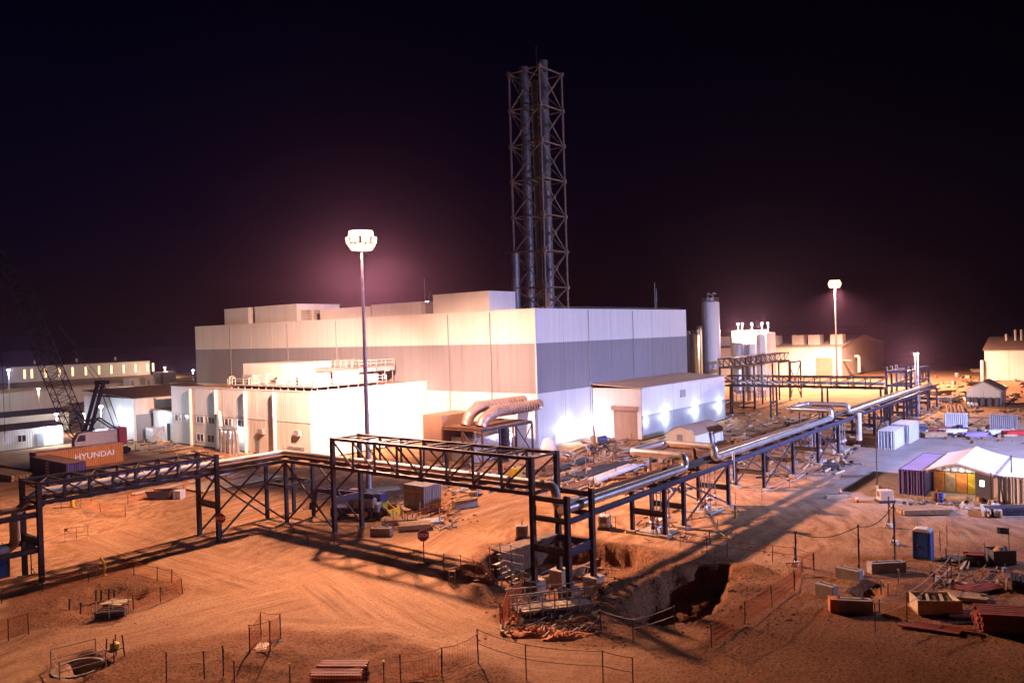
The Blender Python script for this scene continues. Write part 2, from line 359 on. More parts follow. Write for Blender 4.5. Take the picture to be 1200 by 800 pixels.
def spline(P):
    P = [np.array(p) for p in P]; P = [2 * P[0] - P[1]] + P + [2 * P[-1] - P[-2]]; out = []
    for i in range(1, len(P) - 2):
        for t in np.linspace(0, 1, 12, endpoint=False):
            out.append(0.5 * (2 * P[i] + (P[i + 1] - P[i - 1]) * t + (2 * P[i - 1] - 5 * P[i] + 4 * P[i + 1] - P[i + 2]) * t ** 2 + (3 * P[i] - P[i - 1] - 3 * P[i + 1] + P[i + 2]) * t ** 3))
    return np.array(out + [P[-2]])
near_ = np.where((GV[:, 0] > 5) & (GV[:, 0] < 82) & (GV[:, 1] > -6) & (GV[:, 1] < 78))[0]
for k_, tr in enumerate(TRACKS):
    C_ = spline([tuple(at(*q))[:2] for q in tr]); A_, D_ = C_[:-1], C_[1:] - C_[:-1]; L_ = np.hypot(*D_.T); cum = np.concatenate([[0], np.cumsum(L_)[:-1]])
    best = np.full(len(near_), 1e9); across = np.zeros(len(near_)); along = np.zeros(len(near_)); q = GV[near_]
    for i in range(len(A_)):
        r_ = q - A_[i]; t = np.clip((r_ @ D_[i]) / L_[i] ** 2, 0, 1); s_ = r_ - t[:, None] * D_[i]; dd = np.hypot(s_[:, 0], s_[:, 1]); m_ = dd < best
        sg = np.sign(D_[i][0] * r_[:, 1] - D_[i][1] * r_[:, 0]); best[m_] = dd[m_]; across[m_] = (dd * sg)[m_]; along[m_] = (cum[i] + t * L_[i])[m_]
    buf = np.zeros((len(gv), 4), 'f'); buf[near_, 0] = across; buf[near_, 1] = along; w_ = np.clip((4.6 if k_ == 0 else 6.5 if k_ < 5 else 2.2) - best, 0, 3) / 3; w_ = w_ if k_ < 5 else np.clip(2.2 - best, 0, 1); buf[near_, 2] = w_ * np.clip(along / 6, 0, 1) * np.clip((L_.sum() - along) / 6, 0, 1)
    at_l = gme.color_attributes.new('track_%d' % k_, 'FLOAT_COLOR', 'POINT'); at_l.data.foreach_set('color', buf.ravel())
ra_ = gme.color_attributes.new('loose_dim_soil', 'FLOAT_COLOR', 'POINT')
for i_, (x, y, z) in enumerate(gv):
    k = 0.0
    for (p, w), bb in zip(ROUGH_DIM, RBB):
        if bb[0] < x < bb[1] and bb[2] < y < bb[3]: k = max(k, 1 - sstep(-w * 0.5, w * 0.7, sdist((x, y), p) + 0.8 * noise.noise(Vector((x * 0.5, y * 0.5, 9)))))
    ra_.data[i_].color = (k, k, k, 1)
for p in gme.polygons: p.use_smooth = True
ground = bpy.data.objects.new('ground', gme); COL.objects.link(ground); struct(ground)

def ground_mat():
    m = bpy.data.materials.new('red_soil'); m.use_nodes = True
    n, l = m.node_tree.nodes, m.node_tree.links; b = n['Principled BSDF']
    b.inputs['Roughness'].default_value = 0.95; b.inputs['Specular IOR Level'].default_value = 0.1
    tc = n.new('ShaderNodeTexCoord')
    def nz(scale, det=6, rough=0.6, vec=None, dist=0.0):
        t = n.new('ShaderNodeTexNoise'); t.inputs['Scale'].default_value = scale; t.inputs['Detail'].default_value = det; t.inputs['Roughness'].default_value = rough; t.inputs['Distortion'].default_value = dist
        l.new(vec or tc.outputs['Object'], t.inputs['Vector']); return t.outputs[0]
    def rng(v, a, b_, c=0.0, d=1.0):
        r = n.new('ShaderNodeMapRange'); r.inputs[1].default_value = a; r.inputs[2].default_value = b_; r.inputs[3].default_value = c; r.inputs[4].default_value = d; l.new(v, r.inputs[0]); return r.outputs[0]
    def mth(op, a, b_):
        t = n.new('ShaderNodeMath'); t.operation = op
        for i, v in enumerate((a, b_)):
            if isinstance(v, (int, float)): t.inputs[i].default_value = v
            else: l.new(v, t.inputs[i])
        return t.outputs[0]
    def mix(f, a, b_, mode='MIX'):
        t = n.new('ShaderNodeMix'); t.data_type = 'RGBA'; t.blend_type = mode
        if isinstance(f, (int, float)): t.inputs[0].default_value = f
        else: l.new(f, t.inputs[0])
        for i, v in ((6, a), (7, b_)):
            if isinstance(v, tuple): t.inputs[i].default_value = (*v, 1)
            else: l.new(v, t.inputs[i])
        return t.outputs[2]
    def ruts(cx, cy_, radial, along):                       # wheel ruts: arcs about a turning centre
        s = n.new('ShaderNodeVectorMath'); s.operation = 'SUBTRACT'; s.inputs[1].default_value = (cx, cy_, 0); l.new(tc.outputs['Object'], s.inputs[0])
        wv = n.new('ShaderNodeTexNoise'); wv.inputs['Scale'].default_value = 0.06; wv.inputs['Detail'].default_value = 2; l.new(tc.outputs['Object'], wv.inputs['Vector'])
        ln = n.new('ShaderNodeVectorMath'); ln.operation = 'LENGTH'; l.new(s.outputs[0], ln.inputs[0])
        sp = n.new('ShaderNodeSeparateXYZ'); l.new(s.outputs[0], sp.inputs[0])
        rad = mth('ADD', ln.outputs[1], mth('MULTIPLY', wv.outputs[0], 9.0))
        ang = mth('ARCTAN2', sp.outputs[1], sp.outputs[0])
        cb = n.new('ShaderNodeCombineXYZ'); l.new(mth('MULTIPLY', rad, radial), cb.inputs[0]); l.new(mth('MULTIPLY', ang, along), cb.inputs[1])
        return nz(1.0, 7, 0.68, cb.outputs[0])
    big = nz(0.035, 4); mid = nz(0.28, 6, 0.65); fine = nz(3.0, 8, 0.75); grit = nz(14.0, 3, 0.7); f2 = nz(6.0, 3, 0.6)
    r1 = ruts(75, -55, 1.1, 26.0); r2 = ruts(10, 115, 1.0, 24.0)
    sel = rng(nz(0.045, 2), 0.45, 0.55)
    t = n.new('ShaderNodeMix'); t.data_type = 'FLOAT'; l.new(sel, t.inputs[0]); l.new(r1, t.inputs[2]); l.new(r2, t.inputs[3]); rut = t.outputs[0]
    for k_ in range(len(TRACKS)):                           # wheel streaks that follow the haul roads
        ta = n.new('ShaderNodeAttribute'); ta.attribute_name = 'track_%d' % k_; sp_ = n.new('ShaderNodeSeparateColor'); l.new(ta.outputs['Color'], sp_.inputs[0])
        cb = n.new('ShaderNodeCombineXYZ'); l.new(mth('MULTIPLY', sp_.outputs[0], 1.15), cb.inputs[0]); l.new(mth('MULTIPLY', sp_.outputs[1], 0.07), cb.inputs[1]); cb.inputs[2].default_value = 7.3 * k_
        c2 = n.new('ShaderNodeCombineXYZ'); l.new(mth('MULTIPLY', sp_.outputs[0], 4.2), c2.inputs[0]); l.new(mth('MULTIPLY', sp_.outputs[1], 0.16), c2.inputs[1]); c2.inputs[2].default_value = 3.1 * k_ + 1
        st_ = mth('ADD', mth('MULTIPLY', nz(1.0, 8, 0.7, cb.outputs[0]), 0.6), mth('MULTIPLY', nz(1.0, 6, 0.7, c2.outputs[0]), 0.4))
        x_ = n.new('ShaderNodeMix'); x_.data_type = 'FLOAT'; l.new(mth('MULTIPLY', sp_.outputs[2], rng(nz(0.12, 3), 0.38, 0.55, 0.35, 1.0)), x_.inputs[0]); l.new(rut, x_.inputs[2]); l.new(st_, x_.inputs[3]); rut = x_.outputs[0]
    at_ = n.new('ShaderNodeAttribute'); at_.attribute_name = 'loose_dim_soil'; loose = at_.outputs['Fac']  # loose soil, plus the dim right corner painted darker
    base = mix(rng(big, 0.35, 0.65), (0.40, 0.212, 0.105), (0.34, 0.172, 0.084))
    base = mix(rng(mid, 0.42, 0.68, 0, 0.6), base, (0.46, 0.262, 0.135))
    rf = mth('SUBTRACT', 1.0, mth('MULTIPLY', loose, 0.8))
    base = mix(mth('MULTIPLY', rng(rut, 0.505, 0.575, 0, 0.85), rf), base, (0.235, 0.115, 0.058))
    base = mix(mth('MULTIPLY', rng(rut, 0.495, 0.425, 0, 0.8), rf), base, (0.50, 0.30, 0.16))
    base = mix(rng(fine, 0.50, 0.64, 0, 0.5), base, (0.23, 0.12, 0.065))
    base = mix(rng(grit, 0.54, 0.64, 0, 0.45), base, (0.50, 0.31, 0.18))
    base = mix(rng(f2, 0.53, 0.62, 0, 0.5), base, (0.20, 0.10, 0.05))
    base = mix(mth('MULTIPLY', loose, rng(mid, 0.3, 0.7, 0.95, 0.55)), base, mix(rng(fine, 0.4, 0.65), (0.29, 0.122, 0.052), (0.17, 0.066, 0.029)))
    base = mix(mth('MULTIPLY', loose, rng(f2, 0.54, 0.60, 0, 0.7)), base, (0.09, 0.036, 0.018))
    base = mix(mth('MULTIPLY', loose, rng(grit, 0.57, 0.63, 0, 0.6)), base, (0.40, 0.20, 0.10))
    # darker, damp, unrolled soil in patches off the haul road
    base = mix(rng(nz(0.09, 5, 0.7, dist=1.0), 0.54, 0.70, 0, 0.45), base, (0.22, 0.115, 0.06))
    # pale grey road base laid over the yard to the right of the pipe rack
    sp = n.new('ShaderNodeSeparateXYZ'); l.new(tc.outputs['Object'], sp.inputs[0])
    wob = mth('MULTIPLY', mth('SUBTRACT', nz(0.08, 5, 0.7), 0.5), 22.0)
    ymask = rng(mth('ADD', sp.outputs[1], wob), 33.0, 25.0)
    xmask = rng(mth('ADD', sp.outputs[0], wob), 74.0, 100.0)
    xfar = rng(mth('ADD', sp.outputs[0], wob), 175.0, 150.0)
    yard = mth('MULTIPLY', mth('MULTIPLY', ymask, xmask), xfar)
    base = mix(mth('MULTIPLY', yard, 0.85), base, mix(rng(mid, 0.35, 0.7), (0.35, 0.33, 0.33), (0.25, 0.23, 0.225)))
    l.new(base, b.inputs['Base Color'])
    hgt = mth('ADD', mth('ADD', mth('MULTIPLY', rut, 0.24), mth('MULTIPLY', mth('MULTIPLY', fine, mth('ADD', 1.0, mth('MULTIPLY', loose, 2.5))), 0.10)), mth('ADD', mth('MULTIPLY', grit, 0.02), mth('MULTIPLY', mth('MULTIPLY', f2, mth('ADD', 0.4, loose)), 0.06)))
    bp = n.new('ShaderNodeBump'); bp.inputs['Distance'].default_value = 0.55; bp.inputs['Strength'].default_value = 1.0; l.new(hgt, bp.inputs['Height']); l.new(bp.outputs[0], b.inputs['Normal'])
    return m
gme.materials.append(ground_mat())

# ================================================================== LIGHT MASTS
SODIUM = (1.0, 0.53, 0.365); COOL = (0.44, 0.49, 1.0); WHITE = (0.72, 0.82, 1.0)
def light_mast(x, y, h, label, beams, color, lens, n=8):
    t = thing('light_mast', label, 'light mast', (x, y, 0), 0, 'tall floodlight masts')
    put('foundation', MB().cbox(x - 0.7, x + 0.7, y - 0.7, y + 0.7, -0.2, 0.25), 'concrete', t)
    put('pole', MB().tube((x, y, 0.25), (x, y, h), 0.32, 14, 0.13), 'galv', t)
    m = MB(); m.sm = True
    ring = [(x + 1.15 * math.cos(a), y + 1.15 * math.sin(a), h - 0.1) for a in [2 * math.pi * i / 16 for i in range(17)]]
    m.path(ring, 0.06, 6)
    for i in range(4):
        a = math.pi / 2 * i; m.bar((x, y, h - 0.1), (x + 1.15 * math.cos(a), y + 1.15 * math.sin(a), h - 0.1), 0.08)
    put('head_ring', m, 'galv', t)
    put('head_cap', MB().lathe((x, y, h), [(0.3, -0.25), (0.34, 0.0), (0.2, 0.2), (0.03, 0.28)], 12), 'galv', t)
    for tier, (rr_, dz, tilt) in enumerate(((1.0, 0.0, 0.15), (1.3, 0.62, -0.15), (1.05, 1.24, -0.7))):
        for i in range(n):
            a = 2 * math.pi * (i + 0.5 * tier) / n; c, s_ = math.cos(a), math.sin(a)
            p = Vector((x + rr_ * c, y + rr_ * s_, h - dz)); out = Vector((c, s_, tilt)).normalized(); sd = Vector((-s_, c, 0)); u = out.cross(sd)
            f = put('floodlight', MB().bar(p, p + out * 0.3, 0.86, 0.6, u), 'machine_grey', t)
            put('lens', MB().bar(p + out * 0.302, p + out * 0.42, 1.0, 0.7, u), lens, f)
    for aim, size, blend, power in beams: lamp(t, (x, y, h - 2.1), power, color, 0.95, R(size), aim, blend)
    return t
light_mast(60.25, 70.4, 30.0, 'tall glowing floodlight mast standing before the large striped building',
           [((115, 70, 0), 56, 0.7, 66000), ((113, 85, 0), 56, 0.7, 110000), ((87, 78, 0), 70, 0.7, 50000), ((108, 98, 0), 56, 0.7, 79000), ((99, 109, 0), 56, 0.7, 87000), ((88, 118, 0), 56, 0.7, 440000),
            ((95, 152, 9), 40, 0.8, 420000), ((13, 98, 0), 56, 0.7, 95000), ((7, 85, 0), 56, 0.7, 95000), ((36, 116, 0), 60, 0.7, 90000), ((33, 78, 0), 70, 0.7, 92000), ((7, 56, 0), 56, 0.7, 32000), ((13, 43, 0), 56, 0.7, 30000),
            ((22, 32, 0), 56, 0.7, 150000), ((41, 51, 0), 70, 0.7, 42000), ((33, 23, 0), 56, 0.7, 105000), ((46, 18, 0), 56, 0.7, 72000), ((74, 18, 0), 56, 0.7, 165000), ((67, 43, 0), 70, 0.7, 100000),
            ((88, 23, 0), 56, 0.7, 90000), ((99, 32, 0), 56, 0.7, 90000), ((80, 51, 0), 70, 0.7, 30000)], SODIUM, 'lamp_sodium')
light_mast(233.2, 67.2, 30.0, 'distant glowing floodlight mast in front of the gabled warehouse', [((233, 66, 0), 156, 0.4, 720000)], SODIUM, 'lamp_sodium')
light_mast(104.0, -34.0, 30.0, 'cool white floodlight mast at the far edge of the tent yard', [((124, 64, 8), 90, 0.6, 520000), ((84, 28, 0), 76, 0.8, 210000), ((132, 14, 0), 70, 0.7, 260000)], COOL, 'lamp_white')

def wall_lamp(p, out, label, power, color=WHITE, size=0.35, group='lit wall lamps', rad=0.12):
    """bulkhead lamp on a wall; out is the unit vector away from the wall"""
    p, o = Vector(p), Vector(out); sd = Vector((-o.y, o.x, 0))
    t = thing('wall_lamp', label, 'wall lamp', p, 0, group)
    put('bracket', MB().bar(p, p + o * 0.12, size * 0.8, size * 0.6), 'machine_grey', t)
    put('lens', MB().bar(p + o * 0.122, p + o * 0.2, size, size * 0.7), 'lamp_white', t)
    lamp(t, p + o * 0.55, power, color, rad)
    return t

# ================================================================== BUILDINGS
def panels(parent, face, c, a0, a1, n, bands, out=-1, gap=0.05, th=0.12, name='wall_panel'):
    """cladding panels n bays wide on the plane x=c ('x') or y=c ('y'), standing th proud towards out"""
    w = (a1 - a0) / n
    for i in range(n):
        p, q = a0 + i * w + gap / 2, a0 + (i + 1) * w - gap / 2
        for z0, z1, m in bands:
            lo, hi = sorted((c, c + out * th))
            b = MB().box(lo, hi, p, q, z0 + 0.01, z1 - 0.01) if face == 'x' else MB().box(p, q, lo, hi, z0 + 0.01, z1 - 0.01)
            put(name, b, m, parent)
def window(parent, face, c, a0, a1, z0, z1, out=-1, m='glass', frame='white_paint', bars=1):
    o = out
    def bx(b, p, q, r0, r1, d0, d1):
        lo, hi = sorted((c + o * d0, c + o * d1))
        return b.box(lo, hi, p, q, r0, r1) if face == 'x' else b.box(p, q, lo, hi, r0, r1)
    f = MB(); t = 0.08
    bx(f, a0, a1, z0, z0 + t, 0.01, 0.10); bx(f, a0, a1, z1 - t, z1, 0.01, 0.10); bx(f, a0, a0 + t, z0 + t, z1 - t, 0.01, 0.10); bx(f, a1 - t, a1, z0 + t, z1 - t, 0.01, 0.10)
    for k in range(bars):
        x = a0 + (a1 - a0) * (k + 1) / (bars + 1); bx(f, x - 0.04, x + 0.04, z0 + t, z1 - t, 0.01, 0.09)
    w = put('window', f, frame, parent)
    put('pane', bx(MB(), a0 + t, a1 - t, z0 + t, z1 - t, 0.01, 0.05), m, w)
    return w

# ---- the large three-banded process building
MX, MY, MX2, MY2, MZ = 95.0, 71.5, 146.4, 170.4, 21.6
B1, B2 = 8.6, 16.3
mb_ = thing('process_building', 'huge flat-roofed building clad in white with a grey middle band', 'building', (MX, MY, 0))
put('wall_core', MB().box(MX + 0.14, MX2, MY + 0.14, MY2, 0, MZ - 0.3), 'joint', mb_)
bands = [(0.25, B1, 'clad_white'), (B1, B2, 'clad_grey'), (B2, MZ, 'clad_white')]
panels(mb_, 'x', MX + 0.14, MY + 0.13, MY2, 13, bands)
panels(mb_, 'y', MY + 0.14, MX + 0.13, MX2, 7, bands)
put('corner_trim', MB().box(MX - 0.03, MX + 0.14, MY - 0.03, MY + 0.14, 0.2, MZ + 0.02), 'clad_plain', mb_)
put('plinth', MB().box(MX + 0.05, MX2, MY + 0.05, MY2, 0, 0.24), 'concrete', mb_)
r_ = put('roof', MB().box(MX + 0.3, MX2, MY + 0.3, MY2, MZ - 0.29, MZ - 0.1), 'roof_dusty', mb_)
cp = MB().box(MX - 0.04, MX + 0.35, MY - 0.04, MY2, MZ + 0.003, MZ + 0.09); cp.box(MX + 0.352, MX2, MY - 0.04, MY + 0.35, MZ + 0.003, MZ + 0.09)
put('coping', cp, 'clad_plain', mb_)
for y in (MY + 9.0, MY + 18.2, MY + 47.5, MY + 63.0, MY + 84.0):
    put('downpipe', MB().tube((MX - 0.12, y, 0.3), (MX - 0.12, y, MZ - 0.2), 0.09, 8), 'dado', mb_)
for x in (MX + 14.8, MX + 29.6): put('downpipe', MB().tube((x, MY - 0.08, 0.3), (x, MY - 0.08, MZ - 0.2), 0.05, 8), 'dado', mb_)
for (y0, y1, zt, dx) in ((151.5, 161.0, 25.2, 9), (134, 149, 25.2, 11), (112.5, 126.4, 23.7, 8), (98, 111, 23.9, 8), (82.3, 95.0, 24.9, 7)):
    k = put('roof_plant_room', MB().box(97, 97 + dx, y0, y1, MZ - 0.1, zt), 'clad_plain', mb_)
    put('lid', MB().box(96.9, 97.1 + dx, y0 - 0.1, y1 + 0.1, zt + 0.003, zt + 0.12), 'clad_plain', k)
    if y0 > 96:
        for q in range(2):
            lv = MB()
            for i in range(6): lv.bar((98.0 + q * 3.2, y0 - 0.08, MZ + 0.5 + i * 0.35), (100.6 + q * 3.2, y0 - 0.08, MZ + 0.5 + i * 0.35), 0.08, 0.22)
            put('louvre', lv, 'machine_grey', k)
for i in range(16):
    y = 97 + i * 4.3 + rnd.uniform(-1, 1); put('roof_vent', MB().tube((98.5, y, MZ - 0.1), (98.5, y, MZ + rnd.uniform(0.8, 2.6)), 0.05, 6), 'galv', mb_)
put('aerial', MB().tube((112, 112, MZ), (112, 112, 29.5), 0.07, 6).tube((112, 112, MZ + 0.3), (113.6, 112, 27), 0.04, 5), 'galv', mb_)
rr_ = MB()
for i in range(40): rr_.bar((MX + 3 + i * 1.2, MY + 0.6, MZ - 0.1), (MX + 3 + i * 1.2, MY + 0.6, MZ + 0.42), 0.04)
rr_.bar((MX + 3, MY + 0.6, MZ + 0.4), (MX + 49.8, MY + 0.6, MZ + 0.4), 0.04)
put('roof_rail', rr_, 'galv', mb_)
put('ladder_hoop', MB().path([(138, 74, MZ - 0.1), (138, 74, 27.2)], 0.06, 6).path([(138.7, 74, MZ - 0.1), (138.7, 74, 26.0)], 0.05, 6).bar((138, 74, 24), (138.7, 74, 24), 0.05).bar((138, 74, 25), (138.7, 74, 25), 0.05), 'galv', mb_)

# ---- annex on its right side
AX, AX2, AY, AZ = 110.4, 143.0, 62.1, 8.4
DA, DB = on_x(747, 505, 110.4).y, on_x(720, 505, 110.4).y
an = thing('annex_building', 'low white annex with a roller door and four lit wall lamps', 'building', (AX, AY, 0))
put('wall_core', MB().box(AX + 0.14, AX2, AY + 0.14, MY + 0.01, 0, AZ - 0.25), 'joint', an)
panels(an, 'y', AY + 0.14, AX + 0.13, AX2, 3, [(0.2, 4.0, 'dado'), (4.0, AZ, 'clad_plain')], gap=0.09)
panels(an, 'x', AX + 0.14, AY + 0.13, MY - 0.1, 1, [(5.4, AZ, 'clad_plain')])
panels(an, 'x', AX + 0.14, AY + 0.13, DA - 0.02, 1, [(0.2, 5.4, 'clad_plain')])
panels(an, 'x', AX + 0.14, DB + 0.02, MY - 0.1, 1, [(0.2, 5.4, 'clad_plain')])
dr = MB()
for i in range(18): dr.box(AX + 0.1, AX + 0.15, DA, DB, 0.05 + i * 0.27, 0.30 + i * 0.27)
d_ = put('roller_door', dr, 'roller_door', an)
put('door_hood', MB().cbox(AX - 0.45, AX + 0.01, DA - 0.3, DB + 0.3, 4.85, 5.5), 'roller_door', d_)
put('roof', MB().prism([(AY - 0.25, AZ + 0.02), (MY - 0.05, AZ + 0.5), (MY - 0.05, AZ + 0.7), (AY - 0.25, AZ + 0.2)], 'x', AX - 0.25, AX2 + 0.2), 'roof_tan', an)
put('gutter', MB().box(AX - 0.2, AX2 + 0.1, AY - 0.42, AY - 0.26, AZ - 0.02, AZ + 0.16), 'clad_plain', an)
put('vent', MB().box(on_y(797, 462, AY).x, on_y(803, 462, AY).x, AY - 0.1, AY + 0.02, 5.9, 7.2), 'machine_grey', an)
for i, (x, y, nm) in enumerate(((757, 494, 'nearest the roller door'), (780, 489, 'second from the roller door'), (815, 482, 'third from the roller door'), (843, 476, 'nearest the far end'))):
    p = on_y(x, y, AY - 0.0); wall_lamp((p.x, AY, p.z), (0, -1, 0), 'bright lamp on the annex wall, ' + nm, (250, 700, 700, 600)[i])
p = on_y(664, 504, MY - 0.02); wall_lamp((p.x, MY, p.z), (0, -1, 0), 'bright lamp low on the shaded side of the large building', 1100)
p = on_x(697, 500, AX); wall_lamp((AX, p.y - 0.6, p.z), (-1, 0, 0), 'dazzling lamp beside the roller door on the annex front', 700)

# ---- front building with the window strip
LX, LY, LY2, LZ = 70.6, 95.0, 135.5, 10.15
lb = thing('workshop_building', 'two-storey pale workshop with downpipes and a strip of small windows', 'building', (LX, LY, 0))
put('wall_core', MB().box(LX + 0.14, MX - 0.02, LY + 0.14, LY2, 0, LZ - 0.3), 'joint', lb)
panels(lb, 'x', LX + 0.14, LY + 0.13, LY2, 6, [(0.2, 5.6, 'clad_cream'), (5.6, LZ, 'clad_white')], gap=0.06)
panels(lb, 'y', LY + 0.14, LX + 0.13, MX - 0.05, 2, [(0.2, 5.6, 'clad_plain'), (5.6, LZ, 'clad_white')], gap=0.05)
put('flashing', MB().box(LX - 0.04, LX + 0.02, LY, LY2, 5.55, 5.66), 'clad_plain', lb)
put('roof', MB().box(LX + 0.3, MX - 0.02, LY + 0.3, LY2, LZ - 0.29, LZ - 0.12), 'roof_dusty', lb)
cp = MB().box(LX - 0.05, LX + 0.3, LY - 0.05, LY2, LZ + 0.003, LZ + 0.14); cp.box(LX + 0.302, MX - 0.03, LY - 0.05, LY + 0.3, LZ + 0.003, LZ + 0.14)
put('coping', cp, 'clad_plain', lb)
for px in (225, 255, 289, 323):
    q = on_x(px, 470, LX); put('downpipe', MB().tube((LX - 0.35, q.y, 0.1), (LX - 0.35, q.y, LZ - 0.4), 0.29, 12).tube((LX - 0.35, q.y, LZ - 0.4), (LX - 0.35, q.y, LZ - 0.15), 0.29, 12, 0.18), 'clad_white', lb)
for x0, x1 in ((205, 213), (217, 225), (230, 239), (243.5, 252), (263, 272), (278, 288)):
    a, b_ = on_x(x0, 484, LX), on_x(x1, 484, LX); window(lb, 'x', LX, b_.y, a.y, 4.1, 5.3)
for x0, x1 in ((231, 239.5), (243.5, 252)):
    a, b_ = on_x(x0, 518, LX), on_x(x1, 518, LX); window(lb, 'x', LX, b_.y, a.y, 0.9, 2.3)
a = on_x(302, 528, LX); put('door', MB().box(LX - 0.06, LX + 0.0, a.y - 0.5, a.y + 0.5, 0.05, 2.2), 'door_grey', lb)
a, b_ = on_x(338, 530, LX), on_x(357, 530, LX)
lv = MB()
for i in range(5): lv.bar((LX - 0.06, b_.y, 1.1 + i * 0.18), (LX - 0.06, a.y, 1.1 + i * 0.18), 0.06, 0.1)
put('louvre', lv, 'machine_grey', lb)
for px, py in ((350, 507), (308, 505)):
    a = on_x(px, py, LX); put('wall_unit', MB().cbox(LX - 0.5, LX - 0.01, a.y - 0.6, a.y + 0.6, a.z - 0.4, a.z + 0.4), 'machine_grey', lb)
# rooftop services of the workshop
def rail(path, h, m, parent, name='guard_rail', step=1.6, r=0.035):
    g = MB()
    for i in range(len(path) - 1):
        a, b_ = Vector(path[i]), Vector(path[i + 1]); n_ = max(1, int((b_ - a).length / step))
        for k in range(n_ + 1):
            q = a.lerp(b_, k / n_); g.bar(q, q + Vector((0, 0, h)), r * 2)
        for f in (1.0, 0.55): g.bar(a + Vector((0, 0, h * f)), b_ + Vector((0, 0, h * f)), r * 2)
    return put(name, g, m, parent)
zr = LZ - 0.1
dk = put('roof_platform', MB().box(73, 88, 97.5, 121, zr + 0.5, zr + 0.62), 'galv', lb)
for y in range(98, 122, 2): put('leg', MB().bar((73.2, y, zr - 0.02), (73.2, y, zr + 0.5), 0.14), 'galv', dk)
for x in range(74, 89, 2): put('leg', MB().bar((x, 97.7, zr - 0.02), (x, 97.7, zr + 0.5), 0.14), 'galv', dk)
rail([(73.1, 121, zr + 0.62), (73.1, 97.6, zr + 0.62), (88, 97.6, zr + 0.62)], 1.0, 'pipe_white', dk, step=2.2)
for (x0, x1, y0, y1, z1, m) in ((78, 88, 112, 124, 3.3, 'clad_plain'), (76, 80, 106, 111, 2.2, 'clad_plain'), (75.5, 78, 99.6, 104.6, 1.9, 'box_white'), (80, 83, 98.6, 101.5, 2.0, 'tank_white'), (74.6, 76.5, 116, 119, 1.6, 'galv'), (84, 87.5, 99, 103, 1.2, 'clad_plain')):
    put('plant_unit', MB().cbox(x0, x1, y0, y1, zr + 0.63, zr + 0.63 + z1), m, lb)
for k in range(2):
    ck = put('cooling_rack', MB().box(84 + k * 5, 88 + k * 5, 100 + k, 112, zr + 2.2, zr + 2.9), 'machine_grey', lb)
    for y in (100.3 + k, 104, 108, 111.7):
        for x in (84.2 + k * 5, 87.8 + k * 5): put('leg', MB().bar((x, y, zr), (x, y, zr + 4.2), 0.1), 'galv', ck)
    rail([(84 + k * 5, 112, zr + 2.9), (84 + k * 5, 100 + k, zr + 2.9), (88 + k * 5, 100 + k, zr + 2.9)], 1.2, 'pipe_white', ck, step=1.5)
pm = MB()
for i in range(75):
    x, y = rnd.uniform(74, 92), rnd.uniform(98.5, 123); h = rnd.uniform(0.8, 2.4); pm.path([(x, y, zr + 0.6), (x, y, zr + h), (x + rnd.uniform(0.5, 2), y + rnd.uniform(-1, 1), zr + h)], 0.08, 6, 0.2)
put('roof_pipework', pm, 'pipe_white', lb)['kind'] = 'stuff'
# wrapped duct and lamp before the workshop wall
a = on_x(264, 520, LX - 2.2)
fw_ = thing('wrapped_plant', 'bundle of foil-wrapped upright pipes against the workshop wall', 'pipework', (LX - 1.6, a.y, 0))
for i in range(9):
    y = a.y - 2.4 + i * 0.6; put('pipe', MB().tube((LX - 1.5 - 0.3 * (i % 2), y, 0), (LX - 1.5 - 0.3 * (i % 2), y, 3.6 + 0.4 * math.sin(i * 2.1)), 0.27, 9), 'foil', fw_)
put('header', MB().path([(LX - 1.6, a.y + 2.6, 3.9), (LX - 1.6, a.y - 2.4, 3.9), (LX - 1.6, a.y - 2.4, 2.2)], 0.3, 10, 0.5), 'foil', fw_)
put('duct', MB().path([(LX - 1.0, a.y + 3.2, 0), (LX - 0.9, a.y + 3.4, 4.4), (LX - 0.6, a.y + 4.3, 6.4)], 0.35, 10, 0.8), 'pipe_white', fw_)
q = on_x(283, 507, LX); wall_lamp((LX, q.y, q.z), (-1, 0, 0), 'cool lamp on the workshop wall beside the wrapped pipes', 420)

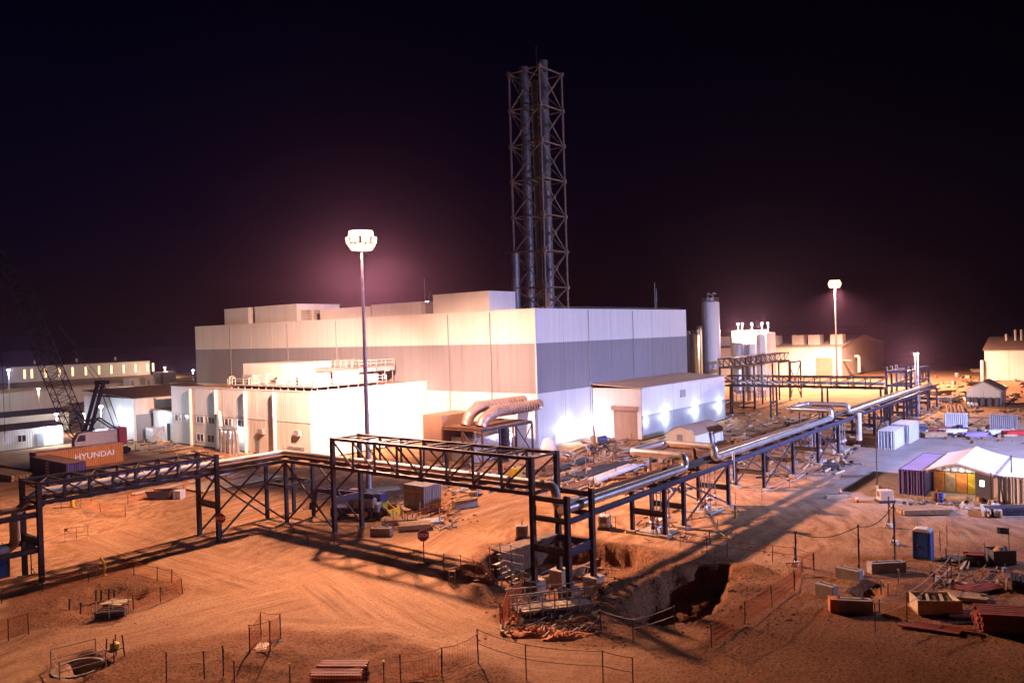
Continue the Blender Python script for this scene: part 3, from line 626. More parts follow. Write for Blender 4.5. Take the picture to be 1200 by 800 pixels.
# ================================================================== FLUE STACK TOWER
SX, SY, SH, Z0, Z1 = 115.5, 85.2, 3.45, MZ - 0.1, 65.6
st = thing('stack_tower', 'tall square lattice tower holding steel flues above the roof', 'chimney tower', (SX, SY, Z0))
cn = [(SX - SH, SY - SH), (SX + SH, SY - SH), (SX + SH, SY + SH), (SX - SH, SY + SH)]
for x, y in cn: put('leg', MB().tube((x, y, Z0), (x, y, Z1), 0.2, 8), 'tower_steel', st)
lv_ = [Z0 + 4.6 + i * 6.5 for i in range(7)]; lv_ = [z for z in lv_ if z < Z1 - 1] + [Z1 - 0.3]
full = [Z0 + 0.2] + lv_
for i, z in enumerate(full):
    if i:
        for k in range(4):
            a, b_ = cn[k], cn[(k + 1) % 4]; put('strut', MB().tube((*a, z), (*b_, z), 0.14, 6), 'tower_steel', st)
            put('gusset', MB().box(a[0] - 0.3, a[0] + 0.3, a[1] - 0.3, a[1] + 0.3, z - 0.35, z + 0.35), 'tower_steel', st)
        put('guide', MB().bar((cn[0][0], SY, z), (cn[1][0], SY, z), 0.12).bar((SX, cn[0][1], z), (SX, cn[2][1], z), 0.12), 'tower_steel', st)
    if i < len(full) - 1:
        zb = full[i + 1]
        for k in range(4):
            a, b_ = cn[k], cn[(k + 1) % 4]
            if (i + k) % 2: a, b_ = b_, a
            mid_ = ((a[0] + b_[0]) / 2, (a[1] + b_[1]) / 2)
            put('brace', MB().tube((*a, z), (*b_, zb), 0.11, 6), 'tower_steel', st); put('brace', MB().tube((*b_, z), (*a, zb), 0.11, 6), 'tower_steel', st)
            put('cross_plate', MB().box(mid_[0] - 0.22, mid_[0] + 0.22, mid_[1] - 0.22, mid_[1] + 0.22, (z + zb) / 2 - 0.22, (z + zb) / 2 + 0.22), 'tower_steel', st)
for z in (full[1], full[2]):
    g = MB().box(SX - SH - 1.2, SX + SH + 0.3, SY - SH - 0.6, SY - SH - 0.2, z, z + 0.08); g.box(SX - SH - 1.2, SX - SH - 0.3, SY - SH - 0.199, SY + SH + 1.2, z, z + 0.08)
    put('walkway', g, 'tower_steel', st)
def flue(x, y, r, zt):
    f = put('flue', MB().lathe((x, y, 0), [(r, Z0), (r, zt - 0.02), (r * 0.86, zt), (r * 0.86, zt - 1.0)], 20), 'flue_steel', st)
    z = Z0 + 3
    while z < zt - 1: put('flange', MB().lathe((x, y, z), [(r * 1.01, -0.09), (r * 1.1, -0.08), (r * 1.1, 0.08), (r * 1.01, 0.09)], 20), 'flue_steel', f); z += 3.25
flue(SX - 3.9, SY + 3.0, 0.85, Z0 + 11.0)
flue(SX - 1.5, SY + 1.5, 0.86, 66.6)
flue(SX + 1.6, SY + 1.4, 0.5, 65.0)
flue(SX + 0.6, SY - 1.35, 0.88, 67.6)
flue(SX + 2.2, SY - 0.2, 0.42, 60.0)
put('lightning_rod', MB().tube((SX - 0.3, SY - 0.6, Z1), (SX - 0.3, SY - 0.6, Z1 + 4.6), 0.05, 6), 'tower_steel', st)

# ================================================================== AIR DUCT UNIT before the large building
DX, DY, DZ = 79.3, 69.2, 4.9
du = thing('duct_unit', 'steel frame carrying two big corrugated ducts into the large building', 'duct unit', (DX, DY, 0))
for x in (DX, DX + 3.7, DX + 7.4, DX + 11.2):
    for y in (DY, DY + 3.6, DY + 7.4):
        if x in (DX, DX + 11.2) or y in (DY, DY + 7.4): put('column', MB().ibeam((x, y, 0), (x, y, DZ - 0.2), 0.24, 0.24), 'rack_bluelit' if y == DY and x > DX else 'pipe_rust', du)
for y in (DY, DY + 7.4): put('beam', MB().ibeam((DX - 0.12, y, DZ - 0.02), (DX + 11.3, y, DZ - 0.02), 0.24, 0.36), 'rack_bluelit' if y == DY else 'pipe_rust', du)
for x in (DX, DX + 11.2): put('beam', MB().ibeam((x, DY + 0.13, DZ - 0.02), (x, DY + 7.27, DZ - 0.02), 0.24, 0.36), 'pipe_rust', du)
put('deck', MB().box(DX + 0.1, DX + 11.1, DY + 0.14, DY + 7.26, DZ + 0.17, DZ + 0.25), 'pipe_rust', du)
for x0, x1 in ((DX + 7.4, DX + 11.2),):
    for a, b_ in (((x0, DY, 0.3), (x1, DY, DZ - 0.3)), ((x0, DY, DZ - 0.3), (x1, DY, 0.3))): put('brace', MB().bar(a, b_, 0.12), 'rack_bluelit', du)
for a, b_ in (((DX, DY, 0.3), (DX, DY + 3.6, DZ - 0.3)), ((DX, DY + 3.6, 0.3), (DX, DY, DZ - 0.3))): put('brace', MB().bar(a, b_, 0.12), 'pipe_rust', du)
bl = put('filter_box', MB().cbox(DX + 0.2, DX + 7, DY + 7.6, DY + 11.5, 0.1, 6.6), 'roller_door', du)
put('fan_casing', MB().cbox(DX + 1.2, DX + 9.5, DY + 2.6, DY + 6.9, 0.1, 3.6), 'foil', du)
for k, (y, zz) in enumerate(((DY + 1.6, 7.0), (DY + 4.6, 7.5))):
    pts = [(DX + 1.6 + k * 0.4, y, DZ + 0.2), (DX + 2.2 + k * 0.4, y, zz - 1.0), (DX + 4.6, y, zz), (MX - 1.2, y + 0.4, zz), (MX + 0.1, y + 0.4, zz)]
    d = put('duct', MB().path(pts, 0.82, 16, 1.6), 'duct_foil', du)
    for j in range(17):
        x = DX + 4.4 + j * 0.62
        put('duct_ring', MB().path([(x, y + 0.1, zz), (x + 0.14, y + 0.1, zz)], 0.88, 16), 'duct_foil', d)
put('bellows', MB().lathe((DX + 6.0, DY + 0.9, 0), [(0.5, 0.1)] + [(0.62 + 0.12 * (i % 2), 0.4 + i * 0.28) for i in range(15)] + [(0.5, DZ)], 14), 'pipe_dark', du)
wall_lamp((DX + 9.2, DY + 2.5, 3.0), (0, -1, 0), 'cool lamp glowing inside the duct unit frame', 900, (0.55, 0.55, 1.0))

# ================================================================== PIPE RACKS
def H(parent, a, b_, w=0.3, h=0.3, m='rack_steel', name='column', up=None): return put(name, MB().ibeam(a, b_, w, h, 0.035, up), m, parent)
def B(parent, a, b_, w=0.14, m='rack_steel', name='brace'): return put(name, MB().bar(a, b_, w), m, parent)
def truss(parent, axis, s0, s1, c0, c1, zb, zt, n, m='rack_steel'):
    """box truss along axis 'x'/'y' from s0 to s1 with its two sides at c0 and c1"""
    P = (lambda s, c, z: (s, c, z)) if axis == 'x' else (lambda s, c, z: (c, s, z))
    st_ = [s0 + (s1 - s0) * i / n for i in range(n + 1)]
    for c in (c0, c1):
        H(parent, P(s0, c, zb), P(s1, c, zb), 0.26, 0.30, m, 'bottom_chord'); H(parent, P(s0, c, zt), P(s1, c, zt), 0.22, 0.24, m, 'top_chord')
        for s in st_[1:-1]: H(parent, P(s, c, zb + 0.15), P(s, c, zt - 0.12), 0.15, 0.15, m, 'upright')
        for i in range(n):
            a, b_ = (st_[i], st_[i + 1]) if i < n / 2 else (st_[i + 1], st_[i])
            B(parent, P(a, c, zt - 0.1), P(b_, c, zb + 0.12), 0.13, m, 'diagonal')
    for i, s in enumerate(st_):
        B(parent, P(s, c0 + 0.14, zt), P(s, c1 - 0.14, zt), 0.16, m, 'cross_strut'); H(parent, P(s, c0 + 0.14, zb), P(s, c1 - 0.14, zb), 0.2, 0.24, m, 'floor_beam')
        if i < n and i % 2 == 0: B(parent, P(s, c0 + 0.1, zt + 0.0), P(st_[i + 1], c1 - 0.1, zt), 0.11, m, 'top_brace')
        if 0 < i < n: 
            for c in (c0, c1): put('gusset', MB().bar(P(s - 0.35, c, zb - 0.16), P(s + 0.35, c, zb - 0.16), 0.34, 0.05), m, parent)
def foot(parent, x, y, z=0.0, s=0.45, h=0.3):
    put('footing', MB().cbox(x - s, x + s, y - s, y + s, z - 0.6, z + h), 'concrete', parent)
XA, XB, YA, YB = 45.4, 48.6, 65.4, 68.7                     # sides of the racks
YR, YR2 = 31.8, 35.0
ZB = 6.1
# left run with the shallow truss
ra = thing('pipe_rack', 'dark steel pipe bridge with a shallow truss crossing the dirt road at left', 'pipe rack', (38.1, YA, 0))
truss(ra, 'x', 23.4, 38.1, YA, YB, ZB, 7.55, 8)
for x, zt in ((23.4, 7.7), (38.1, 7.75)):
    for y in (YA, YB): H(ra, (x, y, 0.0), (x, y, zt), 0.34, 0.34); put('base_plate', MB().box(x - 0.4, x + 0.4, y - 0.4, y + 0.4, -0.1, 0.05), 'concrete', ra)
    H(ra, (x, YA + 0.18, 3.1), (x, YB - 0.18, 3.1), 0.3, 0.55, name='tie_beam')
for y in (YA, YB):
    H(ra, (38.3, y, ZB), (XA - 0.2, y, ZB), 0.26, 0.32, name='beam')
    B(ra, (38.3, y, 0.4), (XA - 0.2, y, ZB - 0.3)); B(ra, (38.3, y + 0.08, ZB - 0.3), (XA - 0.2, y + 0.08, 0.4))
    H(ra, (23.2, y, 5.3), (6.0, y, 5.3), 0.3, 0.4, name='beam'); H(ra, (23.2, y, 2.6), (6.0, y, 2.6), 0.3, 0.4, name='beam')
for x in (40.5, 42.8): H(ra, (x, YA + 0.14, ZB), (x, YB - 0.14, ZB), 0.2, 0.24, name='floor_beam')
B(ra, (38.3, YA + 0.2, ZB - 0.1), (38.3, YB - 0.2, 3.3)); 
for x in (8.0, 15.5):
    for y in (YA, YB): H(ra, (x, y, 0), (x, y, 5.1), 0.34, 0.34)
# corner tower and the deep truss
rb = thing('pipe_rack', 'dark steel pipe bridge with a deep truss spanning the middle of the site', 'pipe rack', (XA, 58, 0))
for x in (XA, XB):
    for y in (YA, YB): H(rb, (x, y, 0), (x, y, ZB - 0.17), 0.3, 0.3); put('base_plate', MB().box(x - 0.4, x + 0.4, y - 0.4, y + 0.4, -0.1, 0.05), 'concrete', rb)
    H(rb, (x, YA + 0.16, 3.6), (x, YB - 0.16, 3.6), 0.22, 0.3, name='tie_beam')
    H(rb, (x, 58.2, ZB), (x, YB + 0.1, ZB), 0.26, 0.32, name='beam')
    B(rb, (x, 58.2, 0.4), (x, YA - 0.2, ZB - 0.3)); B(rb, (x + 0.08, 58.2, ZB - 0.3), (x + 0.08, YA - 0.2, 0.4))
    H(rb, (x, 58.0, 0.0), (x, 58.0, 8.85), 0.36, 0.36); put('base_plate', MB().box(x - 0.4, x + 0.4, 57.6, 58.4, -0.1, 0.05), 'concrete', rb)
for y in (YA, YB): H(rb, (XA + 0.16, y, 3.6), (XB - 0.16, y, 3.6), 0.22, 0.3, name='tie_beam'); H(rb, (XA + 0.14, y, ZB), (XB - 0.14, y, ZB), 0.22, 0.3, name='beam')
for y in (60.0, 62.0): H(rb, (XA + 0.14, y, ZB), (XB - 0.14, y, ZB), 0.2, 0.24, name='floor_beam')
H(rb, (XA + 0.2, 58.0, 3.0), (XB - 0.2, 58.0, 3.0), 0.3, 0.6, 'rack_bluelit', 'tie_beam')
YT = 34.9
truss(rb, 'y', 58.0, YT, XA, XB, ZB, 8.7, 8)
# pit tower
for x in (XA, XB):
    H(rb, (x, YT, -0.25), (x, YT, 8.85), 0.36, 0.36); H(rb, (x, YR, -0.25), (x, YR, 6.25), 0.36, 0.36)
    for y in (YT, YR): put('footing', MB().cbox(x - 0.6, x + 0.6, y - 0.6, y + 0.6, -2.4, -0.25), 'concrete', rb)
    H(rb, (x, YR + 0.2, ZB - 0.25), (x, YT - 0.2, ZB - 0.25), 0.26, 0.36, name='beam'); H(rb, (x, YR + 0.2, 2.2), (x, YT - 0.2, 2.2), 0.26, 0.5, name='tie_beam')
    H(rb, (x, YR + 0.2, 4.4), (x, YT - 0.2, 4.4), 0.26, 0.36, name='beam')
for y in (YT, YR):
    H(rb, (XA + 0.2, y, 2.2), (XB - 0.2, y, 2.2), 0.26, 0.6, 'rack_bluelit' if y == YR else 'rack_steel', 'tie_beam')
H(rb, (XA + 0.2, YR, 4.4), (XB - 0.2, YR, 4.4), 0.26, 0.36, 'rack_bluelit', 'beam')
# long right-hand run
ZR = 4.45
rr = thing('pipe_rack', 'long blue-lit pipe rack running away to the right past the annex', 'pipe rack', (XB, YR, 0))
XE = 178.0
cols = [60.0, 63.6, 73.4, 82.9, 92.2, 101.5, 110.2, 119.5, 129, 139, 149, 159, 169, 178]
for y in (YR, YR2):
    segs = [XB + 0.2] + cols[1::2] 
    for i in range(len(segs) - 1): H(rr, (segs[i], y, ZR), (segs[i + 1] - 0.01, y, ZR), 0.28, 0.42, 'rack_bluelit', 'beam')
    for x in cols:
        H(rr, (x, y, 0.25), (x, y, ZR - 0.22), 0.32, 0.32, 'rack_steel' if y == YR2 else 'rack_bluelit', 'column'); foot(rr, x, y)  # near side takes the steel copy tinted by the cool light
    for i in (1, 3, 5, 8):
        B(rr, (cols[i] + 0.15, y, 0.5), (cols[i + 1] - 0.15, y, ZR - 0.3), 0.13, 'rack_steel'); B(rr, (cols[i] + 0.15, y + 0.08, ZR - 0.3), (cols[i + 1] - 0.15, y + 0.08, 0.5), 0.13, 'rack_bluelit')
for x in cols:
    H(rr, (x, YR + 0.18, ZR), (x, YR2 - 0.18, ZR), 0.22, 0.36, 'rack_steel', 'floor_beam')
    H(rr, (x, YR + 0.18, 2.0), (x, YR2 - 0.18, 2.0), 0.26, 0.5, 'rack_steel', 'tie_beam')
for i in range(len(cols) - 1):
    x = (cols[i] + cols[i + 1]) / 2; H(rr, (x, YR + 0.15, ZR), (x, YR2 - 0.15, ZR), 0.16, 0.26, 'rack_steel', 'floor_beam')
# pipes lying on the racks
def pipe(pts, r, m, label, bend=0.9, group='pipes on the racks', clamps=True):
    t = thing('pipe', label, 'pipe', pts[0], 0, group)
    put('run', MB().path(pts, r, 12, bend), m, t)
    if clamps:
        for i in range(len(pts) - 1):
            a, b_ = Vector(pts[i]), Vector(pts[i + 1]); L = (b_ - a).length
            k = 2.5
            while k < L - 1.2:
                q = a.lerp(b_, k / L); d = (b_ - a).normalized() * 0.06
                put('band', MB().path([q - d, q + d], r * 1.05, 12), m, t); k += 3.0
    return t
zp = ZB + 0.16
zr_ = ZR + 0.22
pipe([(6, 67.3, 2.7), (22.3, 67.3, 2.7), (22.3, 67.3, 5.2), (23.9, 67.3, 6.6), (46.6, 67.3, 6.6), (46.6, 36.6, 6.6), (46.6, 33.6, 6.6), (46.6, 33.6, 5.0), (49.5, 33.6, 5.0)], 0.34, 'pipe_white', 'thick pale pipe turning the corner and crossing inside both truss bridges', 0.7)
pipe([(6, 66.2, 5.75), (24, 66.2, 5.75), (24, 66.2, zp + 0.2), (45.9, 66.2, zp + 0.2), (45.9, 35.6, zp + 0.2)], 0.18, 'pipe_rust', 'thin rusty pipe beside the thick pale pipe on the truss bridges', 0.5)
pipe([(25, 68.2, zp + 0.14), (48.0, 68.2, zp + 0.14), (48.0, 35.4, zp + 0.14)], 0.13, 'pipe_dark', 'slim dark pipe along the outer side of the truss bridges', 0.4, clamps=False)
pipe([(45.9, 32.7, zr_ + 0.36), (65.9, 32.7, zr_ + 0.36), (65.9, 32.7, 6.15), (65.9, 38.4, 6.15), (72.4, 38.4, 6.15), (72.4, 32.7, 6.15), (72.4, 32.7, zr_ + 0.36), (110.4, 32.7, zr_ + 0.36), (110.4, 32.7, 6.1), (110.4, 38.6, 6.1), (118.5, 38.6, 6.1), (118.5, 32.7, 6.1), (118.5, 32.7, zr_ + 0.36), (177, 32.7, zr_ + 0.36)], 0.36, 'pipe_clad', 'shiny clad pipe with two raised expansion loops on the long rack', 0.7)
pipe([(49.2, 33.7, zr_ + 0.2), (177, 33.7, zr_ + 0.2)], 0.2, 'pipe_dark', 'dark pipe in the middle of the long rack', 0.3, clamps=False)
pipe([(49.2, 34.5, zr_ + 0.24), (67, 34.5, zr_ + 0.24), (67, 34.5, 6.0), (67, 37.5, 6.0), (71.6, 37.5, 6.0), (71.6, 34.5, 6.0), (71.6, 34.5, zr_ + 0.24), (111.4, 34.5, zr_ + 0.24), (111.4, 34.5, 6.0), (111.4, 37.7, 6.0), (117.4, 37.7, 6.0), (117.4, 34.5, 6.0), (117.4, 34.5, zr_ + 0.24), (177, 34.5, zr_ + 0.24)], 0.2, 'pipe_rust', 'dull brown pipe with inner expansion loops on the long rack', 0.5, clamps=False)
def tray(pts, w, label, m='rack_steel'):
    t = thing('cable_tray', label, 'cable tray', pts[0], 0, 'cable trays on the racks')
    for i in range(len(pts) - 1):
        a_, b__ = Vector(pts[i]), Vector(pts[i + 1]); s_ = (b__ - a_).normalized().cross(Vector((0, 0, 1))) * (w / 2)
        put('tray_floor', MB().bar(a_, b__, w, 0.03), m, t)
        for k in (-1, 1): put('tray_side', MB().bar(a_ + s_ * k + Vector((0, 0, 0.07)), b__ + s_ * k + Vector((0, 0, 0.07)), 0.03, 0.14), m, t)
        for k in range(3): put('cable', MB().tube(a_ + s_ * (k - 1) * 0.55 + Vector((0, 0, 0.06)), b__ + s_ * (k - 1) * 0.55 + Vector((0, 0, 0.06)), 0.045, 5), 'pipe_dark', t)
tray([(24, 65.9, zp + 0.04), (45.1, 65.9, zp + 0.04)], 0.55, 'cable tray along the near side of the left truss bridge')
tray([(47.45, 64.9, zp + 0.04), (47.45, 35.4, zp + 0.04)], 0.7, 'cable tray along the far side of the deep truss bridge')
tray([(49.2, 33.15, zr_ + 0.04), (177, 33.15, zr_ + 0.04)], 0.35, 'narrow cable tray beside the shiny pipe on the long rack')
tray([(49.2, 34.1, zr_ + 0.04), (177, 34.1, zr_ + 0.04)], 0.5, 'wide cable tray between the dark and brown pipes on the long rack')
pipe([(25, 66.75, zp + 0.16), (46.2, 66.75, zp + 0.16), (46.2, 35.8, zp + 0.16)], 0.15, 'pipe_dark', 'second slim dark pipe beside the thick pale one on the truss bridges', 0.4, clamps=False)
lp = thing('loop_support', 'slim steel trestle under the nearer expansion loop', 'pipe support', (69, 37.8, 0), group='trestles under the expansion loops')
put('post', MB().ibeam((69, 38.0, 0), (69, 38.0, 5.55), 0.16, 0.16), 'pipe_rust', lp); put('cap_beam', MB().bar((65.4, 38.0, 5.65), (72.8, 38.0, 5.65), 0.16), 'pipe_rust', lp)
lp = thing('loop_support', 'slim steel trestle under the farther expansion loop', 'pipe support', (114, 37.8, 0), group='trestles under the expansion loops')
put('post', MB().ibeam((114, 38.2, 0), (114, 38.2, 5.5), 0.16, 0.16), 'pipe_rust', lp); put('cap_beam', MB().bar((110, 38.2, 5.6), (119, 38.2, 5.6), 0.16), 'pipe_rust', lp)
# small-bore drops and valve sets under the rack
for j, (x, lab) in enumerate(((61.2, 'nearest the excavation'), (71.0, 'behind the second braced bay'), (104.0, 'far along the long rack'), (115.0, 'beyond the farther expansion loop'))):
    t = thing('valve_set', 'cluster of valves on a concrete pad under the pipe rack, ' + lab, 'valves', (x, 33.4, 0), group='valve clusters under the rack')
    put('pad', MB().cbox(x - 1.6, x + 1.4, 31.9, 34.6, -0.2, 0.2), 'concrete', t)
    for i in range(6):
        xx, yy = x - 1.1 + 0.42 * i, 33.0 + 0.5 * math.sin(i * 2.3)
        put('riser', MB().tube((xx, yy, 0.2), (xx, yy, ZR - 0.1), 0.05, 6), 'galv', t)
        v = put('valve', MB().lathe((xx, yy, 0.55 + 0.28 * (i % 3)), [(0.06, 0), (0.2, 0.06), (0.22, 0.2), (0.12, 0.34), (0.05, 0.5)], 10), ('pipe_rust', 'foil', 'pipe_white')[i % 3], t)
        put('handwheel', MB().path([(xx, yy, 1.05 + 0.28 * (i % 3)), (xx, yy, 1.09 + 0.28 * (i % 3))], 0.17, 10), 'red_paint' if i % 2 else 'pipe_dark', v)
    put('elbow', MB().path([(x - 1.3, 32.6, 0.25), (x - 1.3, 32.6, 0.75), (x - 0.4, 32.6, 0.75), (x - 0.4, 32.6, 0.25)], 0.14, 8, 0.3), 'foil', t)
pipe([(63.4, 31.5, ZR - 0.3), (63.4, 31.4, 3.4)], 0.06, 'pipe_white', 'short thin drop pipe hanging from the rack edge by the loop', 0.1, clamps=False)
pipe([(73.9, 31.4, 5.5), (73.9, 31.4, 2.4), (73.9, 31.9, 2.4)], 0.12, 'pipe_white', 'pale vertical pipe clamped to the rack below the nearer loop', 0.2, clamps=False)
pipe([(118.9, 31.4, 5.0), (118.9, 31.4, 1.0)], 0.4, 'pipe_white', 'fat pale vertical pipe at the rack beside the farther loop', 0.2, clamps=False)

# ---- far cross rack and the tall transfer structure
rf = thing('pipe_rack', 'far dark pipe bridge crossing behind the annex at right', 'pipe rack', (147, 54.5, 0))
truss(rf, 'y', 64.0, 34.5, 146.8, 150.0, 6.3, 8.2, 10)
for y in (64.0, 54.6, 45, 35.0):
    for x in (146.8, 150.0): H(rf, (x, y, 0), (x, y, 6.15), 0.3, 0.3); foot(rf, x, y)
    H(rf, (146.95, y, 3.2), (149.85, y, 3.2), 0.26, 0.4, name='tie_beam')
for k, (x, m, r) in enumerate(((147.6, 'pipe_clad', 0.22), (148.3, 'pipe_white', 0.3), (149.2, 'pipe_dark', 0.2))):
    pipe([(x, 64, 6.8 + r), (x, 34.6, 6.8 + r)], r, m, ('slim shiny', 'thicker pale', 'dark')[k] + ' pipe on the far cross bridge', clamps=False)
tw = thing('transfer_tower', 'tall blue-lit steel pipe tower where the long rack meets the far bridge', 'pipe rack', (163, 34, 0))
for x in (158, 162, 166, 178):
    for y in (33.2, 36.6): H(tw, (x, y, 0), (x, y, 9.6 if x < 178 else 8.9), 0.36, 0.36, 'rack_bluelit')
    for z in (3.0, 6.0, 8.6): H(tw, (x, 33.4, z), (x, 36.4, z), 0.24, 0.34, 'rack_bluelit', 'beam')
for y in (33.2, 36.6):
    for z in (6.0, 8.6): H(tw, (158.2, y, z), (177.8, y, z), 0.24, 0.34, 'rack_bluelit', 'beam')
    for i in range(4): x0 = 166.2 + i * 2.95; B(tw, (x0, y, 6.2), (x0 + 2.95, y, 8.4), 0.14, 'rack_bluelit'); B(tw, (x0 + 2.95, y, 6.1), (x0 + 2.95, y, 8.5), 0.12, 'rack_bluelit', 'upright')
    for x0 in (158, 162): B(tw, (x0 + 0.2, y, 0.4), (x0 + 3.8, y, 5.8), 0.14, 'rack_bluelit'); B(tw, (x0 + 3.8, y + 0.1, 0.4), (x0 + 0.2, y + 0.1, 5.8), 0.14, 'rack_bluelit')
for k, (x, y) in enumerate(((163.2, 32.6), (165.2, 32.6))): q_ = put('lamp_post', MB().tube((x, y, 0), (x, y, 11.6), 0.13, 8, 0.08), 'pipe_clad', tw); put('lantern', MB().lathe((x, y, 11.6), [(0.13, 0), (0.24, 0.06), (0.24, 0.24), (0.1, 0.34)], 10), 'lamp_sodium', q_); lamp(tw, (x, y + 0.7, 11.5), 11000, (1.0, 0.62, 0.42), 0.3)
for k, x in enumerate((174.6, 176.0)): pipe([(x, 34.9, 0), (x, 34.9, 8.3)], 0.5, 'pipe_clad', ('left', 'right')[k] + ' one of two shiny uprights under the transfer tower', 0.5)

# ---- second far bridge rising to the silos
rg = thing('pipe_rack', 'far raised pipe bridge before the silos', 'pipe rack', (178, 66, 0))
truss(rg, 'x', 151, 186, 64.5, 67, 9.6, 11.4, 12)
for x in (152, 164, 175, 186):
    for y in (64.5, 67): H(rg, (x, y, 0), (x, y, 9.4), 0.3, 0.3)
for a, b_ in (((186, 64.5, 0.3), (194, 64.5, 8.6)), ((186, 64.5, 8.6), (194, 64.5, 0.3))): B(rg, a, b_, 0.16)
for y in (64.5, 67): H(rg, (194, y, 0), (194, y, 9.0)); H(rg, (186.1, y, 9.0), (194, y, 9.0), 0.26, 0.32, name='beam')

# ================================================================== SILOS AND VESSELS
def silo(c, r, h, label, m='tank_steel', name='silo', cat='silo', rail_=True, leg=0.0, grp='silos and vessels beyond the annex'):
    t = thing(name, label, cat, (c[0], c[1], 0), 0, grp)
    put('shell', MB().lathe((c[0], c[1], 0), [(r * 0.4, leg)] * bool(leg) + [(r, leg + (r * 0.5 if leg else 0)), (r, h), (r * 0.9, h + r * 0.12), (r * 0.3, h + r * 0.28)], 28), m, t)
    if leg:
        for i in range(4):
            a = math.pi / 4 + i * math.pi / 2; put('leg', MB().bar((c[0] + r * 0.85 * math.cos(a), c[1] + r * 0.85 * math.sin(a), 0), (c[0] + r * 0.85 * math.cos(a), c[1] + r * 0.85 * math.sin(a), leg + r * 0.7), 0.2), 'galv', t)
    nseam = max(2, int(h / 3))
    for i in range(1, nseam): put('seam', MB().lathe((c[0], c[1], leg + (h - leg) * i / nseam), [(r * 1.001, -0.05), (r * 1.012, -0.04), (r * 1.012, 0.04), (r * 1.001, 0.05)], 28), m, t)
    if rail_:
        pts = [(c[0] + r * 0.95 * math.cos(a), c[1] + r * 0.95 * math.sin(a), h) for a in [2 * math.pi * i / 14 for i in range(15)]]
        rail(pts, 1.1, 'galv', t, step=2.0, r=0.04)
    lm = MB(); x, y = c[0] - r - 0.3, c[1] - 0.25
    lm.bar((x, y, 0.2), (x, y, h + 1), 0.07); lm.bar((x, y + 0.5, 0.2), (x, y + 0.5, h + 1), 0.07)
    for i in range(int(h / 0.6)): lm.bar((x, y, 0.5 + i * 0.6), (x, y + 0.5, 0.5 + i * 0.6), 0.05)
    put('ladder', lm, 'galv', t)
    return t
s1 = silo((169.4, 76.6), 2.05, 23.6, 'tallest pale silo rising beyond the right end of the large building', 'tank_white')
put('top_vents', MB().path([(168.8, 76.9, 23.8), (168.8, 76.9, 25.9), (169.6, 76.2, 25.4)], 0.1, 6, 0.3).path([(169.9, 76.1, 23.8), (169.9, 76.1, 26.0), (170.4, 75.5, 25.6)], 0.1, 6, 0.3).tube((169.4, 76.6, 23.9), (169.4, 76.6, 24.8), 0.6, 12), 'galv', s1)
def raypt(px, py, t): return EYE + ray(px, py) * t
p = raypt(811, 390, 186); silo((p.x, p.y), 1.6, 16.2, 'shorter steel silo between the tallest silo and the large building')
p = raypt(824, 389, 205); silo((p.x, p.y), 1.9, 17.2, 'plain steel silo half hidden behind the tallest silo', 'tank_white')
vs_ = [(864, 403, 186, 1.55, 'leftmost steel vessel of the row before the tank frame', 'tank_steel'), (873, 404, 188, 1.0, 'second steel vessel in the row before the tank frame', 'tank_steel'), (880, 404, 187, 1.1, 'third steel vessel in the row before the tank frame', 'tank_white'), (891, 393, 187, 1.05, 'tall pale vessel at the right of the row before the tank frame', 'tank_white')]
for px, py, t_, r, lab, m in vs_:
    p = raypt(px, py, t_); silo((p.x, p.y), r, p.z, lab, m, 'process_vessel', 'vessel', False, 2.0)
p = raypt(879, 391, 199)
tf = thing('tank_frame', 'pale clad plant frame with lamp posts on top behind the vessels', 'plant frame', (p.x, p.y, 0))
put('wall', MB().box(p.x, p.x + 6, p.y - 4.3, p.y + 4.4, 0, 16.2), 'clad_cream', tf)
put('top_rail', MB().bar((p.x - 0.2, p.y - 4.5, 16.7), (p.x - 0.2, p.y + 4.6, 16.7), 0.3).bar((p.x - 0.2, p.y + 4.6, 2), (p.x - 0.2, p.y + 4.6, 16.8), 0.3), 'pipe_white', tf)
for i in range(16): put('pipe_bend', MB().path([(p.x - 0.3, p.y - 3.8 + 0.5 * i, 10 + 3 * math.sin(i * 1.7)), (p.x - 0.9, p.y - 3.8 + 0.5 * i, 12 + 2 * math.sin(i)), (p.x - 0.2, p.y - 3.4 + 0.5 * i, 15.6)], 0.12, 6, 0.5), 'tank_white', tf)
for k, px in enumerate((865, 870, 881, 893, 900)):
    q = raypt(px, 384, 198)
    a = put('lamp_post', MB().tube((q.x, q.y, 16.2), (q.x, q.y, 18.3), 0.05, 6), 'galv', tf); put('lantern', MB().lathe((q.x, q.y, 18.3), [(0.1, 0), (0.26, 0.1), (0.26, 0.4), (0.08, 0.55)], 10), 'lamp_sodium', a)
    lamp(tf, (q.x - 1.6, q.y, 18.0), 8000, (1.0, 0.66, 0.45), 0.3)

